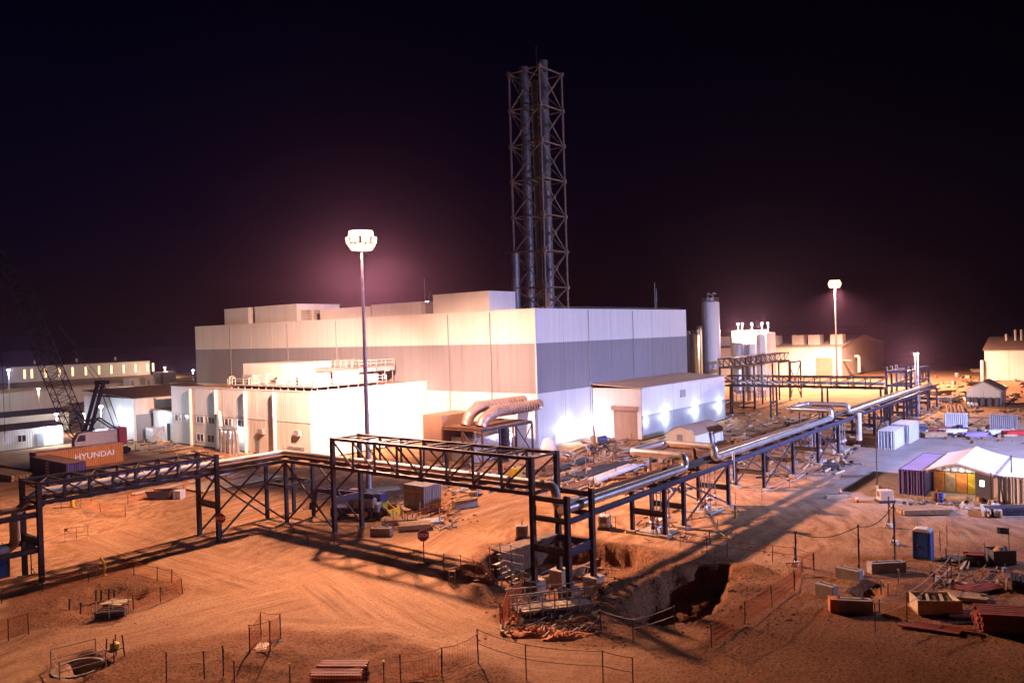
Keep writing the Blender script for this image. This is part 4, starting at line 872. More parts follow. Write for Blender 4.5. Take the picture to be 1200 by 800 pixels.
# ================================================================== OTHER BUILDINGS
def gable_shed(name, label, x0, x1, y0, y1, eave, ridge, wall, roofm, axis='y', nbx=6, nby=3, cat='building'):
    """gabled shed; ridge runs along axis"""
    t = thing(name, label, cat, (x0, y0, 0))
    put('wall_core', MB().box(x0 + 0.15, x1 - 0.15, y0 + 0.15, y1 - 0.15, 0, eave - 0.05), 'joint', t)
    panels(t, 'x', x0 + 0.15, y0 + 0.15, y1 - 0.15, nby, [(0.1, eave, wall)], -1)
    panels(t, 'y', y0 + 0.15, x0 + 0.15, x1 - 0.15, nbx, [(0.1, eave, wall)], -1)
    if axis == 'y':
        xm = (x0 + x1) / 2
        put('gable', MB().prism([(x0 + 0.1, eave - 0.04), (x1 - 0.1, eave - 0.04), (xm, ridge - 0.12)], 'y', y0 + 0.04, y0 + 0.3), wall, t)
        put('gable', MB().prism([(x0 + 0.1, eave - 0.04), (x1 - 0.1, eave - 0.04), (xm, ridge - 0.12)], 'y', y1 - 0.3, y1), wall, t)
        for a, b_ in ((x0 - 0.3, xm), (x1 + 0.3, xm)):
            put('roof_slope', MB().prism([(a, eave - 0.1), (b_, ridge), (b_, ridge + 0.15), (a, eave + 0.08)], 'y', y0 - 0.25, y1 + 0.25), roofm, t)
    else:
        ym = (y0 + y1) / 2
        for yy in ((x0 + 0.04, x0 + 0.3), (x1 - 0.3, x1)): put('gable', MB().prism([(y0 + 0.1, eave - 0.04), (y1 - 0.1, eave - 0.04), (ym, ridge - 0.12)], 'x', *yy), wall, t)
        for a, b_ in ((y0 - 0.3, ym), (y1 + 0.3, ym)):
            put('roof_slope', MB().prism([(a, eave - 0.1), (b_, ridge), (b_, ridge + 0.15), (a, eave + 0.08)], 'x', x0 - 0.25, x1 + 0.25), roofm, t)
    return t
wh = gable_shed('warehouse', 'pale gabled warehouse with roof vents beyond the silos', 270, 326, 76.2, 132, 10.2, 13.6, 'clad_cream', 'roof_pale', 'y', 5, 5)
for px, py in ((832, 392), (851, 398), (907, 395), (936, 392), (955, 391), (981, 391)):
    q = on_x(px, py + 8, 276); put('roof_vent', MB().cbox(275, 279, q.y - 2.0, q.y + 2.0, 10.2, 14.3), 'tank_white', wh)
a, b_ = on_x(956, 430, 270), on_x(976, 430, 270); put('door', MB().box(269.9, 270.02, b_.y, a.y, 0.1, 6.6), 'roller_door', wh)
put('awning', MB().prism([(270.5, 5.6), (273, 5.2), (273, 5.35), (270.5, 5.75)], 'y', 73.5, 76.2), 'white_paint', wh)
put('duct', MB().path([(284, 75.8, 6.5), (284, 74.4, 6.5), (284, 74.4, 1)], 0.5, 10, 0.8), 'tank_white', wh)
fb = gable_shed('storage_shed', 'tan metal shed with a ribbed brown roof at the far right edge', 263, 290, 4, 34.5, 9.0, 12.4, 'clad_cream', 'roof_brown', 'y', 3, 5)
put('corner_pipe', MB().tube((262.7, 34.9, 0), (262.7, 34.9, 6.0), 0.45, 8), 'clad_plain', fb)
for y in (27.5, 26.0, 29.8): put('roof_stack', MB().tube((272, y, 10.5), (272, y, 14.6 if y < 29 else 13.4), 0.3, 10), 'tank_white', fb)
window(fb, 'x', 263, 22.2, 23.6, 1.4, 3.4)
ss = gable_shed('open_shelter', 'small low shelter with a pale roof in the middle of the far yard', 188.6, 197, 21.8, 28.2, 3.0, 4.9, 'clad_plain', 'roof_pale', 'x', 2, 2, 'shelter')
for i in range(5): put('drum', MB().tube((187.6, 22.4 + i * 1.3, 0), (187.6, 22.4 + i * 1.3, 1.7), 0.5, 10), 'clad_dark', ss)
# far left: long hall with lit clerestory
fh = thing('long_hall', 'long far hall with a row of lit clerestory windows at left', 'building', (85, 250, 0))
put('wall', MB().box(80, 138, 250, 262, 0, 6.6), 'clad_cream', fh)
put('lower_roof', MB().prism([(246.5, 6.3), (256, 7.6), (256, 7.8), (246.5, 6.5)], 'x', 79, 139), 'roof_dusty', fh)
put('clerestory', MB().box(85, 126.5, 256.1, 268, 0, 12.4), 'clad_cream', fh)
put('upper_roof', MB().prism([(255.6, 12.3), (262, 13.0), (268.5, 12.3), (262, 12.5)], 'x', 84.6, 127), 'roof_dusty', fh)
for px in (28.5, 37, 53, 69.5, 85, 100.5, 116, 130.5, 145, 159, 173, 179.5):
    a = on_y(px, 430, 256.0); window(fh, 'y', 256.1, a.x - 0.45, a.x + 0.45, 8.7, 11.6, -1, 'window_lit', 'clad_dark', 0)
for x in (94, 106, 118):
    put('roof_vent', MB().tube((x, 262, 12.9), (x, 262, 14.0), 0.35, 8), 'tank_white', fh)
# white-and-pink gatehouse block
g3 = thing('store_building', 'white store with a dark sliding door left of the workshop', 'building', (68.3, 145, 0))
put('wall_core', MB().box(68.44, 90, 145.14, 166, 0, 7.7), 'joint', g3)
panels(g3, 'x', 68.44, 145.13, 166, 3, [(0.1, 7.9, 'clad_plain')]); panels(g3, 'y', 145.14, 68.43, 90, 3, [(0.1, 7.9, 'clad_cream')])
put('roof', MB().prism([(144.7, 7.9), (166, 8.9), (166, 9.05), (144.7, 8.05)], 'x', 68.0, 90.2), 'roof_brown', g3)
put('sliding_door', MB().box(68.7, 72.6, 144.85, 145.0, 0.1, 4.9), 'door_grey', g3)
g4 = thing('gate_office', 'small white lit office against the end of the workshop', 'building', (71, 136, 0))
put('wall', MB().box(71.2, 77, 135.8, 143.5, 0, 5.6), 'clad_plain', g4); put('roof', MB().box(70.8, 77.3, 135.6, 143.9, 5.603, 5.85), 'roof_dusty', g4)
put('door', MB().box(71.12, 71.19, 137.4, 138.4, 0.1, 3.4), 'joint', g4)
window(g4, 'x', 71.2, 139.2, 140.2, 1.6, 2.9); put('lobby', MB().box(69.6, 71.15, 140.6, 143.4, 0, 2.6), 'foil', g4)
wall_lamp((71.15, 139.6, 4.7), (-1, 0, 0), 'cool lamp on the small white office', 420)
wall_lamp(on_x(152, 492, 68.25), (-1, 0, 0), 'cool lamp near the corner of the white store', 450)
wall_lamp(on_x(141, 490, 68.25), (-1, 0, 0), 'second cool lamp along the white store wall', 600)
# site cabins at the left edge
def cabin(label, x0, x1, y0, y1, h, m='clad_plain', wins=(), roofm='roof_brown', over=0.5):
    t = thing('site_cabin', label, 'cabin', (x0, y0, 0), 0, 'site cabins and stores at left')
    put('wall', MB().box(x0, x1, y0, y1, 0.15, h), m, t)
    put('roof', MB().prism([(y0 - over, h + 0.003), ((y0 + y1) / 2, h + 0.7), (y1 + over, h + 0.003)], 'x', x0 - over, x1 + over), roofm, t)
    for w in wins: window(t, 'y', y0, w, w + 1.4, 1.3, 2.6)
    put('skirt', MB().box(x0 + 0.1, x1 - 0.1, y0 + 0.1, y1 - 0.1, -0.1, 0.149), 'clad_dark', t)
    return t
c1 = cabin('long low cabin with a dark roof beside the dirt road at left edge', 40, 59.5, 154, 164, 3.6, 'clad_cream', (43, 52))
put('door', MB().box(55.0, 56.2, 153.9, 153.99, 0.2, 2.5), 'door_grey', c1)
wall_lamp((57.8, 153.9, 3.0), (0, -1, 0), 'glaring lamp at the end of the long low cabin', 2400)
cabin('grey cabin with a lit doorway behind the long low cabin', 50, 70, 178, 190, 4.0, 'clad_cream', (55,), 'roof_dusty')
cabin('pale flat store right behind the crane', 78, 104, 186, 198, 4.2, 'clad_plain', (), 'roof_dusty')
def crate_house(px0, py0, px1, py1, Y, label, m='clad_plain'):
    a, b_ = on_y(px0, py1, Y), on_y(px1, py0, Y)
    t = thing('plant_container', label, 'container', (a.x, Y, 0), 0, 'plant boxes near the long hall')
    put('body', MB().cbox(a.x, b_.x, Y, Y + 4, 0.0, b_.z), m, t); put('louvre', MB().box(a.x + 0.4, a.x + 1.2, Y - 0.06, Y - 0.01, 0.5, max(1.0, b_.z - 0.6)), 'machine_grey', t)
    put('door', MB().box(b_.x - 1.6, b_.x - 0.5, Y - 0.06, Y - 0.01, 0.2, 2.3), 'machine_grey', t)
crate_house(137, 452, 157, 465, 215, 'leftmost pale plant box below the long hall')
crate_house(173, 450, 191, 462, 215, 'pale plant box with a double front below the long hall')
crate_house(187, 435, 206, 449, 240, 'tall pale plant box at the right end of the long hall')
crate_house(152, 443, 163, 451, 238, 'small pale plant box against the long hall')
crate_house(171, 442, 182, 450, 238, 'small pale plant box right of the other against the hall')
crate_house(206, 446, 231, 454, 215, 'wide yellowish plant box just left of the large building', 'clad_cream')
# far lamps
def far_lamp(px, py, Y, power, label, color=WHITE, m='lamp_white', h=None, s=0.3):
    q = on_y(px, py, Y); t = thing('yard_lamp', label, 'lamp', (q.x, q.y, 0), 0, 'small far yard lamps')
    put('pole', MB().tube((q.x, q.y, 0), (q.x, q.y, q.z), 0.1, 6, 0.07), 'galv', t)
    put('lantern', MB().cbox(q.x - s, q.x + s, q.y - s * 0.7, q.y + s * 0.7, q.z, q.z + s * 0.8), m, t)
    if power: lamp(t, (q.x, q.y - 0.2, q.z - 0.9), power, color, 0.3)
far_lamp(118, 477, 141, 3200, 'dazzling blue-white yard lamp behind the crane')
far_lamp(10, 434, 230, 8000, 'small blue-white yard lamp at far left', (0.6, 0.75, 1.0))
far_lamp(45, 456, 215, 4500, 'small warm yard lamp before the long hall', (1, 0.6, 0.3), 'lamp_warm')
far_lamp(66, 486, 170, 1200, 'cool yard lamp between the two cabins', (0.8, 0.8, 1.0))
far_lamp(99, 485, 168, 2500, 'warm yard lamp right of the crane boom', (1, 0.75, 0.5), 'lamp_warm')
far_lamp(500, 355, 176, 0, 'white lamp seen just above the roof of the large building', s=0.6)
far_lamp(587, 352, 186, 0, 'small pale lamp above the roof next to the flue tower', m='window_cool', s=0.6)
far_lamp(193, 431, 246, 6000, 'warm lamp on the far skyline left of the large building', (1, 0.7, 0.5), 'lamp_warm')
far_lamp(226, 434, 290, 8000, 'cool lamp on the far skyline beside the large building')
far_lamp(164, 456, 207, 4000, 'warm yard lamp among the plant boxes below the long hall', (1, 0.7, 0.45), 'lamp_warm')

# ================================================================== CRAWLER CRANE
CB = Vector((54.4, 133.0, 0)); 
cr = thing('crawler_crane', 'black lattice-boom crawler crane parked behind the orange container', 'crane', (57, 133, 0))
for y in (131.0, 135.2):
    k = put('crawler_track', MB().prism([(53.2, 0.45), (53.7, 0.0), (60.2, 0.0), (60.8, 0.45), (60.8, 0.8), (60.2, 1.2), (53.7, 1.2), (53.2, 0.8)], 'y', y - 0.5, y + 0.5), 'crane_black', cr)
    for x in (54.0, 57, 60): put('wheel', MB().tube((x, y - 0.56, 0.6), (x, y + 0.56, 0.6), 0.5, 12), 'crane_black', k)
put('car_body', MB().cbox(55.2, 59, 131.5, 134.7, 0.5, 1.5), 'crane_black', cr)
put('house', MB().cbox(53.9, 59.2, 131.6, 134.4, 1.6, 4.1, 0.08), 'crane_cream', cr)
put('counterweight', MB().cbox(59.25, 60.6, 131.2, 134.8, 1.5, 4.3, 0.1), 'red_paint', cr)
cb = put('cab', MB().prism([(52.0, 1.6), (53.8, 1.6), (53.8, 4.1), (52.6, 4.1), (52.0, 3.0)], 'y', 130.3, 131.5), 'crane_cream', cr)
put('cab_window', MB().prism([(52.2, 2.9), (53.6, 2.9), (53.6, 3.9), (52.75, 3.9)], 'y', 130.26, 130.29), 'glass', cb)
def lattice(name, a, b_, w, n, m, parent, ends=1.6, r=0.07):
    """square lattice boom from a to b_ tapering at both ends; one part for each chord, lacing joined per bay"""
    a, b_ = Vector(a), Vector(b_); d = (b_ - a).normalized(); sd = d.cross(Vector((0, 0, 1))).normalized() * (w / 2); u = sd.cross(d).normalized() * (w / 2); L = (b_ - a).length
    wf = lambda s: 0.25 + 0.75 * min(1, s / (L * 0.08), (L - s) / (L * 0.08)) if 0 < s < L else 0.25
    sta = [L * i / n for i in range(n + 1)]
    C_ = lambda i, x, y: a + d * sta[i] + (sd * x + u * y) * wf(sta[i])
    for x, y in ((-1, -1), (1, -1), (1, 1), (-1, 1)):
        g = MB()
        for i in range(n): g.bar(C_(i, x, y), C_(i + 1, x, y), r * 2)
        put(name + '_chord', g, m, parent)
    for i in range(n):
        g = MB(); q = ((-1, -1), (1, -1), (1, 1), (-1, 1))
        for k in range(4):
            p0, p1 = q[k], q[(k + 1) % 4]
            if i % 2: p0, p1 = p1, p0
            g.bar(C_(i, *p0), C_(i + 1, *p1), r * 1.3); g.bar(C_(i + 1, *p0), C_(i + 1, *p1), r * 1.3)
        put(name + '_lacing', g, m, parent)
bt = on_y(6, 300, 133)
lattice('boom', (54.2, 133, 2.2), (bt.x, 133, bt.z), 2.5, 24, 'crane_black', cr, r=0.055)
gt = on_y(118, 448, 133)
for y in (132.0, 134.0):
    put('mast_leg', MB().bar((54.6, y, 2.6), (gt.x, y, gt.z), 0.42, 0.55), 'crane_black', cr)
    put('back_stay', MB().bar((gt.x, y, gt.z), (59.8, y, 4.2), 0.1), 'crane_black', cr)
    put('pendant', MB().bar((gt.x, y, gt.z), Vector((bt.x, y, bt.z)).lerp(Vector((54.2, y, 2.2)), 0.05), 0.06), 'crane_black', cr)
    put('gantry', MB().bar((59.2, y, 4.1), (56.5, y, 6.3), 0.2).bar((54.6, y, 4.1), (56.5, y, 6.3), 0.2), 'crane_black', cr)
put('mast_head', MB().bar((gt.x - 0.5, 133, gt.z), (gt.x + 0.9, 133, gt.z), 2.4, 0.6), 'crane_black', cr)
bk = put('boom_backstop', MB().bar((56.2, 133, 4.2), (53.0, 133, 8.0), 0.22), 'crane_black', cr)
put('boom_head', MB().bar((bt.x, 133, bt.z), (bt.x - 0.7, 133, bt.z + 0.9), 0.9, 0.7), 'crane_black', cr)
put('hoist_rope', MB().bar((bt.x - 0.9, 133, bt.z + 0.3), (bt.x - 0.9, 133, 4), 0.05), 'crane_black', cr)

# ================================================================== CONTAINERS
def container(name, label, x0, y0, lx, ly, h, m, group='shipping containers', roofm='box_roof', z=0.0):
    x1, y1 = x0 + lx, y0 + ly
    t = thing(name, label, 'container', (x0, y0, z), 0, group)
    put('side_panel', MB().box(x0 + 0.06, x1 - 0.06, y0 + 0.05, y0 + 0.10, z + 0.16, z + h - 0.12), m, t)
    put('side_panel', MB().box(x0 + 0.06, x1 - 0.06, y1 - 0.10, y1 - 0.05, z + 0.16, z + h - 0.12), m, t)
    put('end_panel', MB().box(x0 + 0.05, x0 + 0.10, y0 + 0.11, y1 - 0.11, z + 0.16, z + h - 0.12), m, t)
    put('end_panel', MB().box(x1 - 0.10, x1 - 0.05, y0 + 0.11, y1 - 0.11, z + 0.16, z + h - 0.12), m, t)
    put('roof', MB().box(x0 + 0.07, x1 - 0.07, y0 + 0.07, y1 - 0.07, z + h - 0.119, z + h - 0.04), roofm, t)
    f = MB(); c = 0.16
    for x in (x0, x1 - c):
        for y in (y0, y1 - c): f.box(x, x + c, y, y + c, z, z + h)
    for zz in (z + 0.0, z + h - 0.15):
        for y in (y0 + 0.01, y1 - 0.11): f.box(x0 + c + 0.002, x1 - c - 0.002, y, y + 0.10, zz + 0.01, zz + 0.14)
        for x in (x0 + 0.01, x1 - 0.11): f.box(x, x + 0.10, y0 + c + 0.002, y1 - c - 0.002, zz + 0.01, zz + 0.14)
    put('frame', f, m, t)
    g = MB(); s_ = 1 if lx > ly else 0
    for k in range(4):
        if s_: g.bar((x0 - 0.01, y0 + ly * (0.2 + 0.2 * k), z + 0.15), (x0 - 0.01, y0 + ly * (0.2 + 0.2 * k), z + h - 0.15), 0.05)
        else: g.bar((x0 + lx * (0.2 + 0.2 * k), y0 - 0.01, z + 0.15), (x0 + lx * (0.2 + 0.2 * k), y0 - 0.01, z + h - 0.15), 0.05)
    put('lock_rods', g, m, t)
    return t
hy = container('shipping_container', 'long orange shipping container with white capital letters near the crane', 43.6, 122.3, 12.2, 2.44, 2.9, 'box_orange')
lettering('HYUNDAI', 1.15, 'white_paint', hy, (51.6, 122.3 + 0.035, 1.55), (R(90), 0, 0), 0.01, sx=1.12)
pc = container('shipping_container', 'purple container, unlit sides toned dark, standing endwise before the orange one', 42.6, 109.6, 2.44, 12.2, 2.6, 'box_purple_unlit')
put('end_panel', MB().box(42.78, 44.86, 109.60, 109.64, 0.2, 2.45), 'box_purple', pc)
for i in range(5): put('painted_mark', MB().box(42.625, 42.648, 115.3, 116.6, 0.5 + i * 0.4, 0.72 + i * 0.4).box(42.62, 42.647, 115.65 + 0.3 * (i % 2), 115.9 + 0.3 * (i % 2), 0.725 + i * 0.4, 0.895 + i * 0.4), 'white_paint', pc)
p3 = container('shipping_container', 'long purple container with white letters seen through the left truss', 42.6, 97.6, 12.2, 2.44, 2.6, 'box_purple')
for i in range(9): put('painted_mark', MB().box(44.5 + i * 1.0, 44.9 + i * 1.0, 97.625, 97.648, 0.85, 1.85).box(44.9 + i * 1.0, 45.2 + i * 1.0, 97.62, 97.647, 1.25 + 0.25 * (i % 3), 1.5 + 0.25 * (i % 3)), 'white_paint', p3)
container('shipping_container', 'nearer white container beside the long rack', 118.6, 26.6, 6.0, 2.2, 2.6, 'box_white', 'white containers by the rack', 'box_white')
container('shipping_container', 'farther white container behind its twin beside the rack', 125.4, 26.0, 6.0, 2.6, 2.8, 'box_white', 'white containers by the rack', 'box_white')
a = at(1107, 503); container('shipping_container', 'small pale lavender container in the far yard', a.x, a.y - 3.0, 2.4, 3.0, 2.6, 'box_white', 'containers in the far yard', 'box_white')
a = at(1160, 503); container('shipping_container', 'dark blue-grey container in the far yard', a.x, a.y - 3.6, 2.4, 3.6, 2.4, 'box_grey', 'containers in the far yard')
a = at(472, 590)
gc = thing('site_store', 'dark grey steel store standing on the dirt beneath the deep truss', 'container', (a.x, a.y, 0), group=None)
x0, y0 = 55.2, 55.0
x0, y0 = at(498, 601).x, at(498, 601).y
put('body', MB().box(x0, x0 + 2.4, y0, y0 + 3.0, 0.1, 2.55), 'box_grey', gc); put('roof', MB().box(x0 - 0.06, x0 + 2.46, y0 - 0.06, y0 + 3.06, 2.553, 2.68), 'box_grey', gc)
f = MB()
for y in (y0 + 0.03, y0 + 1.5, y0 + 2.97): f.bar((x0 - 0.03, y, 0.1), (x0 - 0.03, y, 2.5), 0.06)
put('frame', f, 'machine_grey', gc); put('stripe', MB().box(x0 - 0.03, x0 - 0.01, y0 + 0.1, y0 + 2.9, 2.0, 2.15), 'yellow_paint', gc)
put('lock_rod', MB().bar((x0 + 1.2, y0 - 0.03, 0.15), (x0 + 1.2, y0 - 0.03, 2.4), 0.06), 'galv', gc)
gc.location = (x0, y0, 0); 
for ch in gc.children: ch.location = Vector((a.x, a.y, 0)) - Vector((x0, y0, 0))

# ================================================================== TENT YARD AT RIGHT
t1 = container('shipping_container', 'dark purple container forming the left side of the canopy workshop', 88.4, 17.1, 12.2, 2.44, 2.6, 'box_purple', 'containers of the canopy workshop', 'tarp_purple')
tent = thing('canopy', 'white pitched fabric canopy stretched between containers over a work bay', 'canopy', (88.6, 10.6, 0))
def sheet(fn, nu, nv, th=0.04):
    m = MB(); k = 0
    for off in (0, -th):
        for i in range(nu + 1):
            for j in range(nv + 1):
                p = fn(i / nu, j / nv); m.v.append((p[0], p[1], p[2] + off))
    N = (nu + 1) * (nv + 1); id_ = lambda i, j, s: s * N + i * (nv + 1) + j
    for i in range(nu):
        for j in range(nv):
            m.f.append((id_(i, j, 0), id_(i + 1, j, 0), id_(i + 1, j + 1, 0), id_(i, j + 1, 0))); m.f.append((id_(i, j, 1), id_(i, j + 1, 1), id_(i + 1, j + 1, 1), id_(i + 1, j, 1)))
    for i in range(nu):
        for j in (0, nv): m.f.append((id_(i, j, 0), id_(i + 1, j, 0), id_(i + 1, j, 1), id_(i, j, 1)))
    for j in range(nv):
        for i in (0, nu): m.f.append((id_(i, j, 0), id_(i, j + 1, 0), id_(i, j + 1, 1), id_(i, j, 1)))
    m.sm = True; return m
TY0, TY1, TYM = 16.9, 11.0, 14.1
def pitch(u, v, ya, za, yb, zb): return (88.2 + 12.2 * u, ya + (yb - ya) * v, za + (zb - za) * v - 0.10 * math.sin(math.pi * v) - 0.05 * math.sin(math.pi * u * 4) ** 2)
put('roof_sheet', sheet(lambda u, v: pitch(u, v, TY0, 2.85, TYM, 3.75), 16, 6), 'fabric_white', tent)
put('roof_sheet', sheet(lambda u, v: pitch(u, v, TYM - 0.01, 3.75, TY1, 2.85), 16, 6), 'fabric_white', tent)
for x in (88.35, 91.4, 94.4, 97.4, 100.3): put('hoop', MB().path([(x, TY0, 2.5), (x, TYM, 3.38), (x, TY1, 2.5)], 0.05, 6), 'galv', tent)
put('front_edge', MB().path([(88.15, TY0, 2.75), (88.1, TYM + 1.2, 3.3), (88.1, TYM, 3.62), (88.15, TY1 + 1, 3.05), (88.15, TY1, 2.72)], 0.12, 6, 0.5), 'fabric_pink', tent)
put('end_wall', MB().prism([(12.6, 0.0), (11.0, 0.0), (11.0, 2.75), (12.6, 3.15)], 'x', 88.5, 88.62), 'clad_dark', tent)
put('side_flap', sheet(lambda u, v: (88.42 - 0.25 * v, 11.0 - 0.35 * u, 2.8 - 2.7 * v), 3, 8), 'fabric_pink', tent)
put('end_window', MB().box(88.46, 88.495, 11.8, 12.2, 1.5, 2.1), 'window_cool', tent)
lamp(tent, (90.2, 14.0, 2.5), 160, (1.0, 0.9, 0.75), 0.3)
t2 = container('shipping_container', 'ribbed pale container right of the white canopy', 88.5, 8.45, 12.2, 2.3, 2.7, 'box_white', 'containers of the canopy workshop', 'fabric_white')
t3 = container('shipping_container', 'bright white container at the right edge beside the canopy workshop', 87.6, 5.4, 12.2, 2.44, 2.8, 'box_white', 'containers of the canopy workshop', 'fabric_white')
rk = thing('storage_rack', 'yellow and orange lockers at the back of the work bay', 'lockers', (91.5, 11.8, 0))
for i in range(4):
    lk = put('locker', MB().cbox(91.6, 92.6, 12.7 + i * 1.05, 13.7 + i * 1.05, 0.05, 2.1), 'yellow_paint' if i == 0 else 'tarp_orange' if i % 2 else 'timber', rk)
    put('handle', MB().box(91.55, 91.6, 12.9 + i * 1.05, 12.96 + i * 1.05, 0.9, 1.2), 'galv', lk)
bg = thing('pale_bags', 'row of pale sacks on top of the lockers in the work bay', 'sacks', (92, 13, 2.1))
for i in range(6): put('sack', MB().lathe((92.1, 12.9 + i * 0.7, 2.11), [(0.1, 0), (0.36, 0.1), (0.38, 0.3), (0.2, 0.5), (0.04, 0.55)], 9), 'fabric_white', bg)
def wheelbin(p, label, m):
    t = thing('drum', label, 'drum', (p.x, p.y, 0), 0, 'drums at the work bay', local=True)
    put('body', MB().lathe((0, 0, 0), [(0.28, 0), (0.3, 0.05), (0.29, 0.3), (0.31, 0.33), (0.29, 0.36), (0.29, 0.6), (0.31, 0.63), (0.29, 0.66), (0.3, 0.88), (0.26, 0.89)], 16), m, t); put('lid', MB().lathe((0, 0, 0.89), [(0.26, 0), (0.26, 0.03), (0.2, 0.04)], 16), m, t)
wheelbin(at(1102, 588), 'blue drum standing at the mouth of the work bay', 'machine_blue')
wheelbin(at(1096, 587), 'rusty drum beside the blue one at the work bay', 'pipe_rust')

# arched small shelter before the annex
q0 = at(792, 524); 
sh = thing('dome_shelter', 'small barrel-roofed white shelter in front of the annex', 'shelter', (107.5, 51.2, 0))
put('end_wall', MB().prism([(51.1, 0.0), (55.9, 0.0), (55.9, 2.0), (55.2, 2.7), (53.5, 3.15), (51.8, 2.7), (51.1, 2.0)], 'x', 106.6, 106.75), 'clad_plain', sh)
put('end_wall', MB().prism([(51.1, 0.0), (55.9, 0.0), (55.9, 2.0), (55.2, 2.7), (53.5, 3.15), (51.8, 2.7), (51.1, 2.0)], 'x', 116.4, 116.5), 'clad_plain', sh)
put('side_wall', MB().box(106.76, 116.39, 51.1, 51.2, 0, 2.0), 'clad_plain', sh)
put('roof', sheet(lambda u, v: (106.5 + 10.1 * u, 51.0 + 5.0 * v, 2.02 + 1.2 * math.sin(math.pi * v)), 8, 12, 0.06), 'roof_dusty', sh)
put('door', MB().box(106.54, 106.59, 53.2, 54.1, 0.05, 2.0), 'machine_grey', sh)

# ================================================================== TOILETS
def toilet(p, label, rot=0.0):
    t = thing('portable_toilet', label, 'portable toilet', (p.x, p.y, 0), rot, 'blue portable toilets', local=True)
    put('cabin', MB().cbox(-0.55, 0.55, -0.58, 0.58, 0.1, 2.08, 0.04), 'toilet_blue', t)
    put('base', MB().box(-0.58, 0.58, -0.61, 0.61, 0, 0.099), 'clad_dark', t)
    put('roof', MB().prism([(-0.6, 2.083), (0.6, 2.083), (0.6, 2.2), (0.3, 2.32), (-0.3, 2.32), (-0.6, 2.2)], 'x', -0.58, 0.58), 'toilet_cap', t)
    d = put('door', MB().box(-0.585, -0.56, -0.4, 0.4, 0.2, 1.98), 'toilet_blue', t); put('handle', MB().box(-0.62, -0.586, 0.25, 0.33, 1.0, 1.12), 'galv', d)
    for s_ in (-1, 1): put('corner_post', MB().bar((-0.56, s_ * 0.57, 0.1), (-0.56, s_ * 0.57, 2.08), 0.09), 'toilet_blue', t); put('corner_post', MB().bar((0.54, s_ * 0.57, 0.1), (0.54, s_ * 0.57, 2.08), 0.09), 'machine_grey', t)
    put('vent_pipe', MB().tube((0.45, 0.45, 0.3), (0.45, 0.45, 2.6), 0.05, 6), 'machine_grey', t)
q = at(1081, 655); q.x += 0.4; toilet(q, 'blue portable toilet with a pale roof alone on the right-hand yard', R(0))
q = at(-1, 676); toilet(q, 'blue portable toilet with a white roof at the left edge under the rack', R(0))

# ================================================================== SIGNS
def stop_sign(p, label, face, h=2.2, back=False):
    t = thing('stop_sign', label, 'stop sign', (p.x, p.y, 0), face, 'round-looking stop signs on stands', local=True)
    put('post', MB().tube((0, 0, 0.0), (0, 0, h), 0.04, 8), 'post_steel', t)
    put('stand', MB().bar((-0.5, 0, 0.05), (0.5, 0, 0.05), 0.08).bar((0, -0.5, 0.051), (0, 0.5, 0.051), 0.08).bar((0, 0, 0.7), (0, 0.45, 0.06), 0.04), 'post_steel', t)
    o = [(0.46 * math.cos(math.pi / 8 + i * math.pi / 4), h - 0.1 + 0.46 * math.sin(math.pi / 8 + i * math.pi / 4)) for i in range(8)]
    pl = put('plate', MB().prism([(a * 1.06, (b_ - h + 0.1) * 1.06 + h - 0.1) for a, b_ in o], 'y', -0.06, -0.045), 'clad_dark' if back else 'white_paint', t)
    if not back:
        put('face', MB().prism(o, 'y', -0.072, -0.0605), 'sign_red', pl); lettering('STOP', 0.34, 'white_paint', t, (0, -0.075, h - 0.1), (R(90), 0, 0), 0.004)
    else: put('rear', MB().prism(o, 'y', -0.072, -0.0605), 'clad_dark', pl)
camdir = math.atan2(-FW.y, -FW.x)
stop_sign(at(260, 634), 'red stop sign at the foot of the left truss bridge', HEAD - R(90) - R(6))
stop_sign(at(497, 661), 'red stop sign by the road in the middle of the site', HEAD - R(90) + R(10), 2.4)
stop_sign(at(37, 674), 'dark stop sign seen from behind under the left rack', HEAD - R(90) + R(2), 2.3, True)

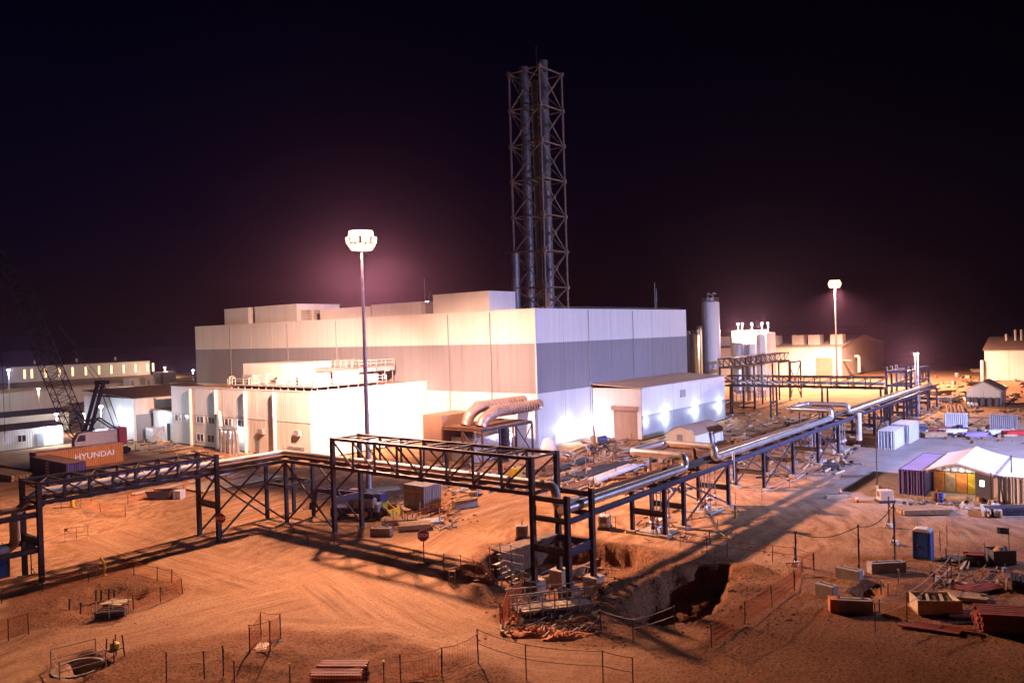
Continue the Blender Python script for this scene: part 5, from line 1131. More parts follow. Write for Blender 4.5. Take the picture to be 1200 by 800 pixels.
# ================================================================== FENCES, BARRIERS, POLES
def fence(pts, label, h=1.05, net=True, netm='orange_net', step=None, dens=0.16, sag=0.05, cat='barrier fence', lean=0.06, ntop=1.0, nbot=0.12, postm='post_steel', tape=False):
    P = [Vector((p.x, p.y, hz(p.x, p.y))) for p in (at(*q) for q in pts)]
    t = thing('mesh_fence', label, cat, P[0], 0, 'orange mesh barrier fences')
    tops = []
    for i, p in enumerate(P):
        d = Vector((rnd.uniform(-lean, lean), rnd.uniform(-lean, lean), 0)); tops.append((p, p + d + Vector((0, 0, h + rnd.uniform(-0.05, 0.15)))))
        po = put('post', MB().bar(p - Vector((0, 0, 0.3)), tops[-1][1], 0.045), postm, t)
        put('cap', MB().bar(tops[-1][1], tops[-1][1] + Vector((0, 0, 0.07)), 0.075), 'yellow_paint', po)
    for i in range(len(P) - 1):
        (a0, a1), (b0, b1) = tops[i], tops[i + 1]; L = (b0 - a0).length
        g = MB(); nh = 5; nv_ = max(2, int(L / dens))
        def pt(u, v):
            f = nbot + (ntop - nbot) * v; lo = a0.lerp(b0, u); hi = a1.lerp(b1, u)
            return lo.lerp(hi, f) - Vector((0, 0, sag * L * 0.5 * math.sin(math.pi * u) * (0.4 + 0.6 * v)))
        if net:
            ns = max(3, int(L / 0.8))
            for j in range(nh):
                for k in range(ns): g.bar(pt(k / ns, j / (nh - 1)), pt((k + 1) / ns, j / (nh - 1)), 0.012, 0.014 if 0 < j < nh - 1 else 0.035)
            for k in range(1, nv_): g.bar(pt(k / nv_, 0), pt(k / nv_, 1), 0.009)
            o = put('net', g, netm, t); o['kind'] = 'stuff'
        else:
            for v in ((1.0, 0.55) if not tape else (1.0,)):
                for k in range(4): g.bar(pt(k / 4, v), pt((k + 1) / 4, v), 0.03)
            put('rope', g, netm, t)
    return t
fence([(50, 693), (104, 682), (157, 674), (184, 680), (201, 686), (214, 695), (188, 706), (157, 715)], 'sagging mesh fence round the rough hollow at lower left', net=True, sag=0.1)
fence([(2, 708), (50, 693)], 'single rope line at the left edge before the rough hollow', net=False, netm='pipe_rust')
fence([(-14, 756), (10, 750), (34, 745)], 'short orange net by the track at the lower left edge', h=1.3, dens=0.07)
fence([(293, 772), (306, 748), (329, 750), (317, 772), (293, 772)], 'small square of net barrier round two covers in the foreground', h=1.5, sag=0.08)
fence([(262, 797), (275, 806)], 'short stub of net at the bottom edge left of centre', h=1.4)
fence([(340, 806), (430, 808), (450, 803), (518, 798)], 'low net fence along the bottom edge left of the red bundles', h=1.1, sag=0.1)
fence([(470, 806), (518, 799), (561, 783)], 'net fence climbing from the bottom edge near centre', h=1.6, sag=0.12)
fence([(561, 783), (617, 797), (707, 806), (742, 812)], 'widely spaced posts with a rope along the bottom centre', h=1.8, net=False, netm='pipe_rust')
fence([(195, 802), (240, 800), (262, 797)], 'faint rope barrier along the lower left bottom edge', h=1.5, net=False, netm='wire_mesh')
fence([(834, 759), (873, 734), (905, 711), (931, 692)], 'bright mesh fence running beside the trench spoil', h=1.3, dens=0.08, sag=0.04)
fence([(797, 640), (829, 647), (852, 652), (905, 659), (932, 662), (954, 668)], 'rope barrier along the far side of the shadowed trench', h=1.2, net=False, netm='red_paint')
fence([(931, 692), (940, 672), (954, 668)], 'short mesh panel by the cable pole at right', h=1.2)
fence([(590, 735), (597, 718), (612, 700)], 'crumpled bright orange net at the left end of the footbridge', h=1.2, dens=0.06)
fence([(705, 742), (742, 752), (790, 738)], 'sparse rope posts in front of the dark trench', h=1.3, net=False, netm='wire_mesh')
fence([(452, 622), (478, 614), (505, 606), (530, 597), (556, 590)], 'mesh fence along the edge of the road behind the stop sign', h=1.1, sag=0.08)
fence([(72, 595), (95, 594), (118, 600), (147, 606)], 'thin mesh fence on the dirt beyond the left truss', h=1.1)
fence([(150, 590), (185, 583), (215, 578), (225, 560)], 'sparse mesh fence curving behind the left truss', h=1.0)
fence([(362, 640), (392, 638), (420, 630)], 'short mesh barrier at the feet of the deep truss', h=1.1)
fence([(520, 668), (540, 672), (556, 676), (578, 690)], 'mesh fence down the bank towards the pit', h=1.2)
fence([(628, 608), (650, 610), (690, 618), (722, 622)], 'thin rope line behind the pit tower', h=1.2, net=False, netm='yellow_paint')
fence([(712, 532), (722, 531), (750, 527), (775, 526), (790, 522)], 'rope barrier on posts before the annex roller door', h=1.3, net=False, netm='cable', sag=0.3)
fence([(862, 590), (893, 586), (925, 572), (945, 560)], 'rope barrier along the foot of the long rack', h=1.1, net=False, netm='wire_mesh')
fence([(1026, 742), (1063, 728), (1094, 700), (1115, 680)], 'thin rope fence between the crate and the hollow at right', h=1.7, net=False, netm='wire_mesh')
fence([(1102, 645), (1110, 640)], 'pair of bare posts right of the blue toilet', h=1.6, net=False)

def cable_pole(p, h, label, arms=True):
    t = thing('cable_pole', label, 'cable pole', (p.x, p.y, 0), 0, 'temporary cable poles', local=True)
    put('post', MB().bar((0, 0, 0), (0, 0, h), 0.09), 'post_steel', t)
    put('base_block', MB().cbox(-0.3, 0.3, -0.25, 0.25, 0, 0.35), 'white_paint', t)
    for s_ in (-1, 1): put('stay', MB().bar((s_ * 0.04, 0, 0.9), (s_ * 0.45, 0.2, 0.02), 0.05), 'post_steel', t)
    if arms: put('hook', MB().path([(-0.25, 0, h), (-0.1, 0, h - 0.15), (0.1, 0, h - 0.15), (0.25, 0, h)], 0.03, 6, 0.1), 'post_steel', t)
    put('coil', MB().path([(0.06 + 0.08 * math.cos(a), 0.08 * math.sin(a), h * 0.62 + 0.03 * a) for a in [k * 0.7 for k in range(22)]], 0.025, 5), 'cable', t)
    return Vector((p.x, p.y, h))
tops = [cable_pole(at(933, 663), 2.6, 'leftmost cable pole beside the bright mesh fence'), cable_pole(at(1007, 674), 3.6, 'middle cable pole behind the concrete blocks'),
        cable_pole(at(1049, 663), 4.6, 'tall cable pole left of the blue toilet'), cable_pole(at(1048, 638), 2.9, 'shorter cable pole behind the tall one', True), cable_pole(at(1042, 618), 2.7, 'cable pole in the yard before the canopy workshop')]
for i in range(3):
    a, b_ = tops[i], tops[i + 1] if i < 2 else tops[4]
    c = thing('hanging_cable', ('slack cable between the leftmost and middle poles', 'slack cable between the middle and tall poles', 'cable running back from the tall pole')[i], 'cable', (a.x, a.y, 0), 0, 'slack cables between poles')
    put('strand', MB().path([a.lerp(b_, k / 12) - Vector((0, 0, 0.1 + 0.55 * math.sin(math.pi * k / 12))) for k in range(13)], 0.03, 5), 'cable', c)
cable_pole(at(1028, 572), 9.0, 'thin tall pole left of the purple container', False)
cable_pole(at(1162, 590), 3.0, 'short pole with a marker before the ribbed container', True)
cable_pole(at(1186, 585), 4.4, 'thin pole in front of the bright white container', False)

# concrete barrier blocks
def block(px, py, L, rot, label, h=0.8, w=0.75, red=False, m='concrete'):
    p = at(px, py); t = thing('concrete_block', label, 'concrete block', (p.x, p.y, hz(p.x, p.y) - 0.03), rot, 'concrete barrier blocks', local=True)
    put('body', MB().cbox(-L / 2, L / 2, -w / 2, w / 2, 0, h, 0.04), m, t)
    for s_ in (-0.28, 0.28): put('lifting_eye', MB().path([(s_ * L - 0.08, 0, h - 0.01), (s_ * L - 0.05, 0, h + 0.09), (s_ * L + 0.05, 0, h + 0.09), (s_ * L + 0.08, 0, h - 0.01)], 0.02, 5), 'post_steel', t)
    put('groove_shade_strip', MB().box(-L * 0.4, L * 0.4, -0.06, 0.06, h - 0.0, h + 0.035), 'clad_dark', t)  # raised dark strip painted as the shade inside a top groove
    if red: put('wrap', MB().box(-L / 2 - 0.02, -L / 2 + 0.5, -w / 2 - 0.02, w / 2 + 0.02, 0.02, h + 0.03), 'tarp_orange', t)
block(995, 678, 1.7, R(80), 'concrete block lying end-on behind the dark hollow')
block(969, 698, 1.3, R(75), 'small concrete block at the near left of the hollow', 0.85)
block(997, 717, 2.5, HEAD - R(90) - R(12), 'concrete block wrapped in orange at one end', 0.85, 0.7, True)
block(1039, 670, 2.6, HEAD - R(90) + R(4), 'long concrete block beneath the tall cable pole', 0.8)
block(447, 627, 1.9, HEAD - R(90) - R(8), 'concrete block on the road corner under the deep truss', 0.75, 0.8)
block(545, 594, 2.6, HEAD - R(60), 'pale timber-coloured block on the dirt behind the road', 0.9, 0.9)
block(980, 583, 2.2, HEAD - R(90), 'low pale block in the yard left of the cable drum', 0.35, 0.35, False, 'timber_pale')

# ================================================================== PIT FURNITURE
fbx, fby = at(640, 728).x, at(640, 728).y
brg = thing('footbridge', 'scaffold footbridge with handrails over the near edge of the pit', 'footbridge', (fbx, fby, 0))
A0, A1 = at(604, 722), at(690, 712); A0.z = A1.z = 0.45; dv = (A1 - A0).normalized(); sd = Vector((-dv.y, dv.x, 0)) * 0.6
for k in range(5): o_ = sd * ((k - 2) / 2.4); put('plank', MB().bar(A0 + o_, A1 + o_, 0.23, 0.05), 'timber_pale', brg)
for s_ in (-1, 1):
    for k in range(7):
        q = A0.lerp(A1, k / 6) + sd * s_; put('baluster', MB().tube(q - Vector((0, 0, 0.9)), q + Vector((0, 0, 1.15)), 0.045, 6), 'galv', brg)
    for z in (0.55, 1.1): put('handrail', MB().tube(A0 + sd * s_ + Vector((0, 0, z)) - dv * 0.5, A1 + sd * s_ + Vector((0, 0, z)) + dv * 0.6, 0.045, 6), 'galv', brg)
    put('ledger', MB().tube(A0 + sd * s_ - Vector((0, 0, 0.1)), A1 + sd * s_ - Vector((0, 0, 0.1)), 0.035, 6), 'galv', brg)
# retaining wall of the pit
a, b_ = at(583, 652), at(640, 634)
rw = thing('retaining_wall', 'stained and shade-darkened concrete wall along the far left rim of the pit', 'wall', (a.x, a.y, -1.7))
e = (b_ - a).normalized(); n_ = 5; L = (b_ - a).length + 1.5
for i in range(n_): put('wall_section', MB().bar(a + e * (L * i / n_ + 0.02) + Vector((0, 0, -0.78)), a + e * (L * (i + 1) / n_ - 0.02) + Vector((0, 0, -0.78)), 0.35, 1.9), 'concrete_stained_shaded', rw)
put('cap_slab', MB().bar(a + Vector((0, 0, 0.25)) + Vector((0.5, 0.4, 0)), a + e * L + Vector((0, 0, 0.25)) + Vector((0.5, 0.4, 0)), 1.5, 0.14), 'concrete_stained_shaded', rw)
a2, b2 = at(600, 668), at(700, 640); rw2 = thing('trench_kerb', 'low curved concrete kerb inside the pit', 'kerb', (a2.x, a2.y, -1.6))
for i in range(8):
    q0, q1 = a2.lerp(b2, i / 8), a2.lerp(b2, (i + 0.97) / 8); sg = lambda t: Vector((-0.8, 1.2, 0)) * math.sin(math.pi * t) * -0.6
    put('kerb_stone', MB().bar(q0 + sg(i / 8) + Vector((0, 0, -1.35)), q1 + sg((i + 1) / 8) + Vector((0, 0, -1.35)), 0.3, 0.7), 'concrete_stained_shaded', rw2)
# ladder lying in the pit
a, b_ = at(682, 672, -1.4), at(722, 676, -1.4)
ld = thing('ladder', 'ladder lying on the floor of the pit behind the tower leg', 'ladder', (a.x, a.y, -1.4))
e = (b_ - a).normalized(); u = Vector((0, 0, 1)); up_ = (u + Vector((e.y, -e.x, 0)) * -0.8).normalized() * 0.6
for s_ in (0, 1): put('stile', MB().bar(a + up_ * s_, b_ + up_ * s_, 0.07), 'wire_mesh', ld)
for k in range(10): put('rung', MB().bar(a.lerp(b_, (k + 0.5) / 10), a.lerp(b_, (k + 0.5) / 10) + up_, 0.05), 'wire_mesh', ld)
# scaffold stair down into the pit
sc_ = thing('scaffold_stair', 'scaffold access stair at the left rim of the pit', 'scaffold', (at(575, 662).x, at(575, 662).y, 0))
c0 = at(574, 662)
for dx in (0, 1.3):
    for dy in (0, 1.1, 2.2): put('standard', MB().tube((c0.x + dx, c0.y - dy, -1.6), (c0.x + dx, c0.y - dy, 1.5), 0.035, 6), 'galv', sc_)
for dx in (0, 1.3):
    for z in (0.1, 0.75, 1.35): put('ledger', MB().tube((c0.x + dx, c0.y + 0.2, z), (c0.x + dx, c0.y - 2.4, z), 0.03, 6), 'galv', sc_)
for i in range(6): put('tread', MB().box(c0.x + 0.1, c0.x + 1.2, c0.y - 2.2 + i * 0.36, c0.y - 1.95 + i * 0.36, -1.3 + i * 0.26, -1.26 + i * 0.26), 'timber_pale', sc_)
sc2 = thing('handrail', 'low tube handrail sloping down the pit bank', 'handrail', (at(612, 672).x, at(612, 672).y, -0.5))
a, b_ = at(588, 672), at(622, 688)
for k in range(4): q = a.lerp(b_, k / 3); put('post', MB().tube(q + Vector((0, 0, -1.2)), q + Vector((0, 0, 0.9)), 0.03, 6), 'galv', sc2)
for z in (0.45, 0.88): put('rail', MB().tube(a + Vector((0, 0, z)), b_ + Vector((0, 0, z)), 0.03, 6), 'galv', sc2)
# orange tarp heaped by the footbridge
def heap(px, py, rx, ry, h, m, label, name, cat, seed=0, rot=0.3):
    p = at(px, py); r_ = random.Random(seed); t = MB(); nu, nv = 44, 14
    for j in range(nv + 1):
        for i in range(nu):
            a = 2 * math.pi * i / nu; f = j / nv; rr = 1 - f; k = 1 + 0.3 * noise.noise(Vector((math.cos(a) * 1.6, math.sin(a) * 1.6, seed)))
            x = rx * rr * k * math.cos(a); y = ry * rr * k * math.sin(a); z = h * (1 - rr ** 1.6) * (0.55 + 0.5 * abs(noise.noise(Vector((x * 3.5, y * 1.2, seed + 3)))) * 3 + 0.5 * noise.noise(Vector((x * 6, y * 6, seed)))) if j else -0.15
            t.v.append((p.x + x * math.cos(rot) - y * math.sin(rot), p.y + x * math.sin(rot) + y * math.cos(rot), hz(p.x, p.y) + max(z, -0.15)))
    for j in range(nv):
        for i in range(nu): t.f.append((j * nu + i, j * nu + (i + 1) % nu, (j + 1) * nu + (i + 1) % nu, (j + 1) * nu + i))
    t.sm = True; o = thing(name, label, cat, (p.x, p.y, 0)); put('mound', t, m, o); return o
heap(625, 742, 2.0, 0.7, 0.34, 'tarp_orange', 'crumpled orange tarp heaped below the footbridge', 'tarp', 'tarp', 3, -0.9)
heap(662, 746, 1.7, 0.5, 0.28, 'tarp_orange', 'long fold of orange tarp right of the larger heap', 'tarp', 'tarp', 5, -0.7)
heap(604, 728, 0.9, 0.5, 0.35, 'tarp_orange', 'bunched orange net bundle beside the footbridge end', 'tarp', 'tarp', 8)
heap(637, 741, 0.45, 0.4, 0.5, 'fabric_pink', 'small pale sandbag on the orange tarp', 'sandbag', 'sandbag', 12)

# ================================================================== MACHINES AND VEHICLES
p = at(416, 606)
th = thing('telehandler', 'blue and grey telescopic handler parked behind the truss legs', 'telehandler', (p.x, p.y, 0), HEAD - R(90) - R(8), local=True)
for sx in (-1.5, 1.5):
    for sy in (-1.05, 1.05):
        w = put('wheel', MB().tube((sx, sy - 0.22, 0.6), (sx, sy + 0.22, 0.6), 0.6, 16), 'rubber', th); put('rim', MB().tube((sx, sy - 0.235, 0.6), (sx, sy + 0.235, 0.6), 0.3, 12), 'machine_yellow', w)
put('chassis', MB().cbox(-2.3, 2.1, -0.75, 0.75, 0.55, 1.15, 0.06), 'machine_blue', th)
put('engine_cover', MB().cbox(0.2, 2.3, -0.95, 0.1, 1.15, 2.0, 0.1), 'machine_grey', th)
cbn = put('cab', MB().prism([(-0.9, 1.15), (0.6, 1.15), (0.6, 2.3), (0.3, 2.75), (-0.6, 2.75), (-0.9, 2.0)], 'y', 0.15, 0.95), 'machine_grey', th)
put('cab_window', MB().prism([(-0.7, 1.7), (0.45, 1.7), (0.45, 2.25), (0.2, 2.62), (-0.5, 2.62)], 'y', 0.951, 0.965), 'glass', cbn)
put('boom', MB().bar((2.2, -0.45, 2.2), (-2.6, -0.45, 2.75), 0.42, 0.5), 'machine_blue', th)
put('boom_extension', MB().bar((-2.6, -0.45, 2.75), (-3.9, -0.45, 2.9), 0.3, 0.36), 'machine_blue', th)
put('boom_head', MB().bar((-3.8, -0.45, 2.95), (-4.1, -0.45, 1.2), 0.3, 0.34), 'machine_blue', th)
for s_ in (-0.85, -0.05): put('fork', MB().bar((-4.15, s_, 1.1), (-5.1, s_, 1.06), 0.12, 0.06), 'crane_black', th)
put('fork_carriage', MB().box(-4.3, -4.15, -1.1, 0.2, 1.0, 1.7), 'crane_black', th)
put('counterweight', MB().cbox(2.12, 2.7, -0.8, 0.8, 0.7, 1.5, 0.08), 'machine_grey', th)
p = at(446, 603)
wl_ = thing('loader', 'small yellow wheel loader half hidden right of the handler', 'loader', (p.x, p.y, 0), HEAD - R(120), local=True)
for sx in (-0.9, 0.9):
    for sy in (-0.8, 0.8): w = put('wheel', MB().tube((sx, sy - 0.2, 0.5), (sx, sy + 0.2, 0.5), 0.5, 14), 'rubber', wl_); put('rim', MB().tube((sx, sy - 0.21, 0.5), (sx, sy + 0.21, 0.5), 0.26, 10), 'machine_yellow', w)
put('body', MB().cbox(-1.4, 0.7, -0.6, 0.6, 0.6, 1.35, 0.08), 'machine_yellow', wl_); cbn = put('cab', MB().prism([(-0.6, 1.35), (0.5, 1.35), (0.4, 2.2), (-0.5, 2.2)], 'y', -0.5, 0.5), 'machine_blue', wl_)
put('cab_window', MB().prism([(-0.45, 1.5), (0.38, 1.5), (0.3, 2.1), (-0.4, 2.1)], 'y', -0.515, -0.501), 'glass', cbn)
put('lift_arm', MB().bar((0.5, -0.5, 1.1), (1.7, -0.5, 0.5), 0.12, 0.2).bar((0.5, 0.5, 1.1), (1.7, 0.5, 0.5), 0.12, 0.2), 'machine_yellow', wl_)
put('bucket', MB().prism([(1.6, 0.05), (2.4, 0.02), (2.3, 0.12), (1.75, 0.75), (1.6, 0.75)], 'y', -0.95, 0.95), 'machine_yellow', wl_)
def genset(px, py, label, m='machine_grey', rot=0.0, L=1.6, mb2='pipe_dark'):
    p = at(px, py); t = thing('generator', label, 'generator', (p.x, p.y, hz(p.x, p.y) * 0), rot, 'small site generators', local=True)
    put('housing', MB().cbox(-L / 2, L / 2, -0.5, 0.5, 0.25, 1.25, 0.06), m, t); put('skid', MB().box(-L / 2 - 0.15, L / 2 + 0.15, -0.55, 0.55, 0, 0.249), mb2, t)
    put('exhaust', MB().tube((L * 0.3, 0, 1.25), (L * 0.3, 0, 1.6), 0.05, 8), 'pipe_rust', t); put('panel', MB().box(-L / 2 - 0.03, -L / 2 - 0.001, -0.3, 0.3, 0.6, 1.1), 'clad_dark', t)
genset(709, 619, 'small pale generator on the dirt behind the pit', 'box_white', R(20), 1.1)
genset(612, 632, 'tiny grey pump box on the pit rim slab', 'machine_grey', R(30), 0.6)
genset(1037, 588, 'cream plant box at the edge of the right-hand yard', 'crane_cream', HEAD - R(90), 1.3)
p = at(190, 584)
sk = thing('skip', 'rusty open skip with a pale crate on the dirt at left', 'skip', (p.x, p.y, 0), HEAD - R(90) - R(5), local=True)
put('hull', MB().prism([(-1.1, 0.0), (1.0, 0.0), (1.5, 1.0), (1.42, 1.0), (0.95, 0.08), (-1.05, 0.08), (-1.52, 1.0), (-1.6, 1.0)], 'y', -0.8, 0.8), 'pipe_rust', sk)
for s_ in (-0.8, 0.76): put('side', MB().prism([(-1.1, 0.0), (1.0, 0.0), (1.5, 1.0), (-1.6, 1.0)], 'y', s_, s_ + 0.04), 'clad_dark', sk)
put('crate', MB().cbox(1.7, 2.6, -0.7, 0.5, 0.02, 1.0), 'box_white', sk); put('reel', MB().tube((1.5, -0.3, 0.55), (1.5, 0.2, 0.55), 0.5, 14), 'clad_dark', sk)

# ================================================================== STACKS, PALLETS, PIPES ON THE GROUND
def planks(px, py, L, n, layers, rot, label, m='timber', w=0.2, th=0.12, gap=0.05, name='timber_stack', cat='timber stack', z0=None, jit=0.1, grp='stacks of timber and boards'):
    p = at(px, py); z = hz(p.x, p.y) if z0 is None else z0
    t = thing(name, label, cat, (p.x, p.y, z), rot, grp, local=True)
    for s_ in (-0.35, 0.35): put('bearer', MB().box(s_ * L - 0.06, s_ * L + 0.06, -n * (w + gap) / 2, n * (w + gap) / 2, 0, 0.1), 'timber', t)
    for j in range(layers):
        for i in range(n):
            y = (i - (n - 1) / 2) * (w + gap) + rnd.uniform(-0.02, 0.02); dx = rnd.uniform(-jit, jit)
            put('board', MB().box(-L / 2 + dx, L / 2 + dx, y - w / 2, y + w / 2, 0.102 + j * (th + 0.012), 0.102 + j * (th + 0.012) + th), m, t)
    return t
hd = HEAD - R(90)
planks(1192, 738, 4.2, 6, 6, hd - R(14), 'tall stack of dark red boards at the right edge', 'timber_red', 0.26, 0.16)
planks(1196, 690, 2.0, 4, 4, hd + R(60), 'dark bundle at the right edge above the red boards', 'rubber', 0.22, 0.16)
planks(402, 789, 2.6, 3, 2, hd - R(4), 'farther bundle of red beams at the bottom edge', 'timber_red', 0.24, 0.18)
planks(395, 799, 2.7, 3, 2, hd - R(4), 'nearer bundle of red beams at the bottom edge', 'timber_red', 0.24, 0.18)
planks(1148, 690, 3.0, 6, 1, hd + R(20), 'flat pallet of slats beyond the open crate', 'timber_red', 0.2, 0.08)
planks(1130, 702, 2.4, 5, 2, hd - R(25), 'jumbled dark boards behind the open crate', 'timber', 0.2, 0.1, jit=0.4)
planks(1133, 722, 2.4, 6, 1, hd - R(5), 'slatted pallet right of the open crate', 'timber_red', 0.16, 0.09)
planks(1098, 738, 3.2, 4, 1, hd - R(30), 'flat dark boards in front of the open crate', 'timber_red', 0.25, 0.07, jit=0.5)
planks(1130, 656, 2.6, 5, 2, hd + R(15), 'loose heap of boards right of the blue toilet', 'timber', 0.2, 0.1, jit=0.5)
planks(1153, 656, 2.4, 4, 3, hd - R(15), 'dark board pile near the small black flag', 'timber_red', 0.22, 0.12, jit=0.3)
planks(1080, 601, 4.2, 6, 3, hd - R(2), 'long low tray of boards before the purple container', 'timber', 0.3, 0.14)
planks(1155, 602, 3.0, 2, 2, hd + R(62), 'pale beams stacked on blocks before the ribbed container', 'box_white', 0.3, 0.25)
planks(1168, 602, 3.4, 2, 2, hd + R(62), 'second pair of pale beams before the ribbed container', 'box_white', 0.3, 0.28)
planks(1190, 602, 5.0, 3, 2, hd - R(2), 'blue-grey beams lying at the right edge before the containers', 'rack_bluelit', 0.4, 0.3)
planks(486, 619, 3.0, 7, 4, hd + R(10), 'stack of pinkish boards inside the mesh fence', 'timber', 0.22, 0.1)
planks(505, 612, 2.2, 5, 2, hd + R(18), 'bluish sheets on top of the fenced materials', 'box_white', 0.3, 0.06)
planks(468, 612, 3.2, 6, 3, hd + R(5), 'brown boards at the left of the fenced materials', 'timber', 0.25, 0.1)
planks(448, 575, 4.0, 5, 2, hd + R(24), 'long pale boards leaning left of the dark grey store', 'timber_pale', 0.25, 0.1)
planks(460, 598, 4.4, 7, 2, hd - R(10), 'low brown stack before the dark grey store', 'timber', 0.3, 0.12)
planks(30, 551, 9.0, 8, 3, R(95), 'long brown beams stacked at the left edge behind the truss', 'timber', 0.4, 0.25)
planks(8, 560, 9.0, 6, 3, R(95), 'brown beams stacked at the very left edge', 'timber', 0.4, 0.25)
planks(247, 570, 6.0, 8, 1, R(4), 'pale flat sheets on the dirt behind the left truss', 'timber_pale', 0.7, 0.1)
planks(300, 562, 6.0, 5, 1, R(4), 'pale boards on the dirt before the workshop', 'timber_pale', 0.6, 0.1)
planks(195, 572, 9.0, 3, 1, R(8), 'long yellow beam lying under the left truss', 'timber_pale', 0.2, 0.15)
def ground_pipes(px, py, L, n, rot, r, m, label):
    p = at(px, py); t = thing('pipe_bundle', label, 'pipes', (p.x, p.y, 0), rot, 'pipe bundles lying on the ground', local=True)
    for s_ in (-0.35, 0.35): put('sleeper', MB().box(s_ * L - 0.08, s_ * L + 0.08, -n * r * 1.2, n * r * 1.2, 0, 0.12), 'timber', t)
    for i in range(n):
        y = (i - (n - 1) / 2) * r * 2.2; d = rnd.uniform(-0.6, 0.6); put('pipe', MB().tube((-L / 2 + d, y, 0.12 + r), (L / 2 + d, y, 0.12 + r), r, 10), m, t)
ground_pipes(685, 556, 12, 4, R(4), 0.16, 'pipe_dark', 'dark pipes on sleepers behind the deep truss end')
ground_pipes(705, 553, 12, 4, R(3), 0.2, 'pipe_dark', 'bluish dark pipes lying parallel before the annex')
ground_pipes(720, 557, 11, 3, R(5), 0.25, 'pipe_white', 'pale pipes on sleepers between the dark bundles and the rack')
ground_pipes(690, 566, 11, 5, R(2), 0.14, 'pipe_rust', 'rusty pipes on sleepers nearest the long rack')
ground_pipes(752, 560, 9, 3, R(-40), 0.12, 'pipe_rust', 'thin rusty pipes lying askew before the loop')
ground_pipes(655, 552, 8, 5, R(6), 0.12, 'pipe_rust', 'short rusty pipes just right of the deep truss end')
ground_pipes(672, 546, 9, 3, R(10), 0.2, 'pipe_dark', 'dark pipes farther back towards the large building')
ground_pipes(735, 548, 5, 3, R(-30), 0.1, 'galv', 'short galvanised pipes by the valve heap')
ground_pipes(1120, 484, 18, 5, R(10), 0.3, 'pipe_rust', 'long dark pipes stacked in the far yard before the shelter')
ground_pipes(1137, 472, 16, 3, R(12), 0.3, 'pipe_white', 'paler pipes beside the dark ones in the far yard')
# open crate
p = at(1095, 716)
oc = thing('open_crate', 'open timber crate full of scrap on the right-hand dirt', 'crate', (p.x, p.y, 0), hd - R(6), local=True)
for s_ in (-0.8, 0.8): put('end_board', MB().box(s_ * 1.45 - 0.04, s_ * 1.45 + 0.04, -0.8, 0.8, 0.1, 0.95), 'timber_pale', oc)
for s_ in (-0.84, 0.78): put('side_board', MB().box(-1.3, 1.3, s_, s_ + 0.06, 0.1, 0.95), 'timber_pale' if s_ < 0 else 'timber', oc)
put('floor', MB().box(-1.3, 1.3, -0.77, 0.77, 0.1, 0.16), 'timber', oc)
for s_ in (-0.9, 0, 0.9): put('skid', MB().box(s_ - 0.06, s_ + 0.06, -0.8, 0.8, 0, 0.099), 'timber', oc)
for i in range(5): put('scrap', MB().bar((-1 + i * 0.45, -0.6, 0.6), (-0.6 + i * 0.4, 0.6, 0.75 + 0.12 * (i % 2)), 0.16, 0.1), 'timber_pale' if i % 2 else 'clad_dark', oc)
# work tables / low trestles
def trestle(px, py, label, rot, L=1.4, h=0.9, m='wire_mesh', grp='trestles and sawhorses'):
    p = at(px, py); t = thing('trestle', label, 'trestle', (p.x, p.y, hz(p.x, p.y)), rot, grp, local=True)
    put('top_bar', MB().bar((-L / 2, 0, h), (L / 2, 0, h), 0.1), m, t)
    for sx in (-0.42, 0.42):
        for sy in (-0.3, 0.3): put('leg', MB().bar((sx * L, 0, h - 0.05), (sx * L, sy, 0), 0.06), m, t)
    put('tie', MB().bar((-0.42 * L, 0.15, h * 0.5), (0.42 * L, 0.15, h * 0.5), 0.05), m, t)
trestle(105, 673, 'low pale trestle above the rough hollow', hd + R(10), 1.5, 0.75)
trestle(530, 683, 'small frame stand on the bank left of the footbridge', hd, 0.5, 0.9)
trestle(930, 672, 'pale trestle table beside the leftmost cable pole', hd + R(5), 1.2, 0.8, 'timber_pale')
def barrier(px, py, label, rot, L=1.9, h=1.0, m='timber_pale', n=2, grp='tubular crowd barriers'):
    p = at(px, py); t = thing('tube_barrier', label, 'barrier', (p.x, p.y, 0), rot, grp, local=True)
    for k in range(n + 1): put('post', MB().tube((-L / 2 + L * k / n, 0, 0), (-L / 2 + L * k / n, 0, h), 0.03, 6), m, t)
    for z in (0.35, 0.68, h): put('rail', MB().tube((-L / 2, 0, z), (L / 2, 0, z), 0.025, 6), m, t)
    put('foot', MB().bar((-L / 2, -0.35, 0.03), (-L / 2, 0.35, 0.03), 0.06).bar((L / 2, -0.35, 0.031), (L / 2, 0.35, 0.031), 0.06), m, t)
    return t
tb = barrier(90, 632, 'yellow tube barrier with a marker alone on the left dirt road', hd + R(20), 1.9, 1.15, 'wire_mesh')
put('marker', MB().box(-1.0, -0.7, -0.05, 0.02, 0.85, 1.15), 'yellow_paint', tb)
barrier(100, 590, 'small yellow tube barrier far behind on the left dirt', hd + R(8), 1.6, 0.9, 'yellow_paint')
def bollard(px, py, label, h=1.0, r=0.14, m='yellow_paint'):
    p = at(px, py); t = thing('bollard', label, 'bollard', (p.x, p.y, hz(p.x, p.y)), 0, 'yellow marker bollards', local=True)
    put('body', MB().lathe((0, 0, 0), [(r * 1.6, 0), (r * 1.6, 0.08), (r, 0.1), (r, h - 0.15), (r * 1.25, h - 0.12), (r * 1.25, h), (r * 0.5, h + 0.05)], 12), m, t); put('band', MB().lathe((0, 0, h * 0.55), [(r * 1.01, 0), (r * 1.04, 0.01), (r * 1.04, 0.12), (r * 1.01, 0.13)], 12), 'white_paint', t)
bollard(85, 594, 'stout yellow post on the dirt beyond the left truss', 1.5, 0.2)
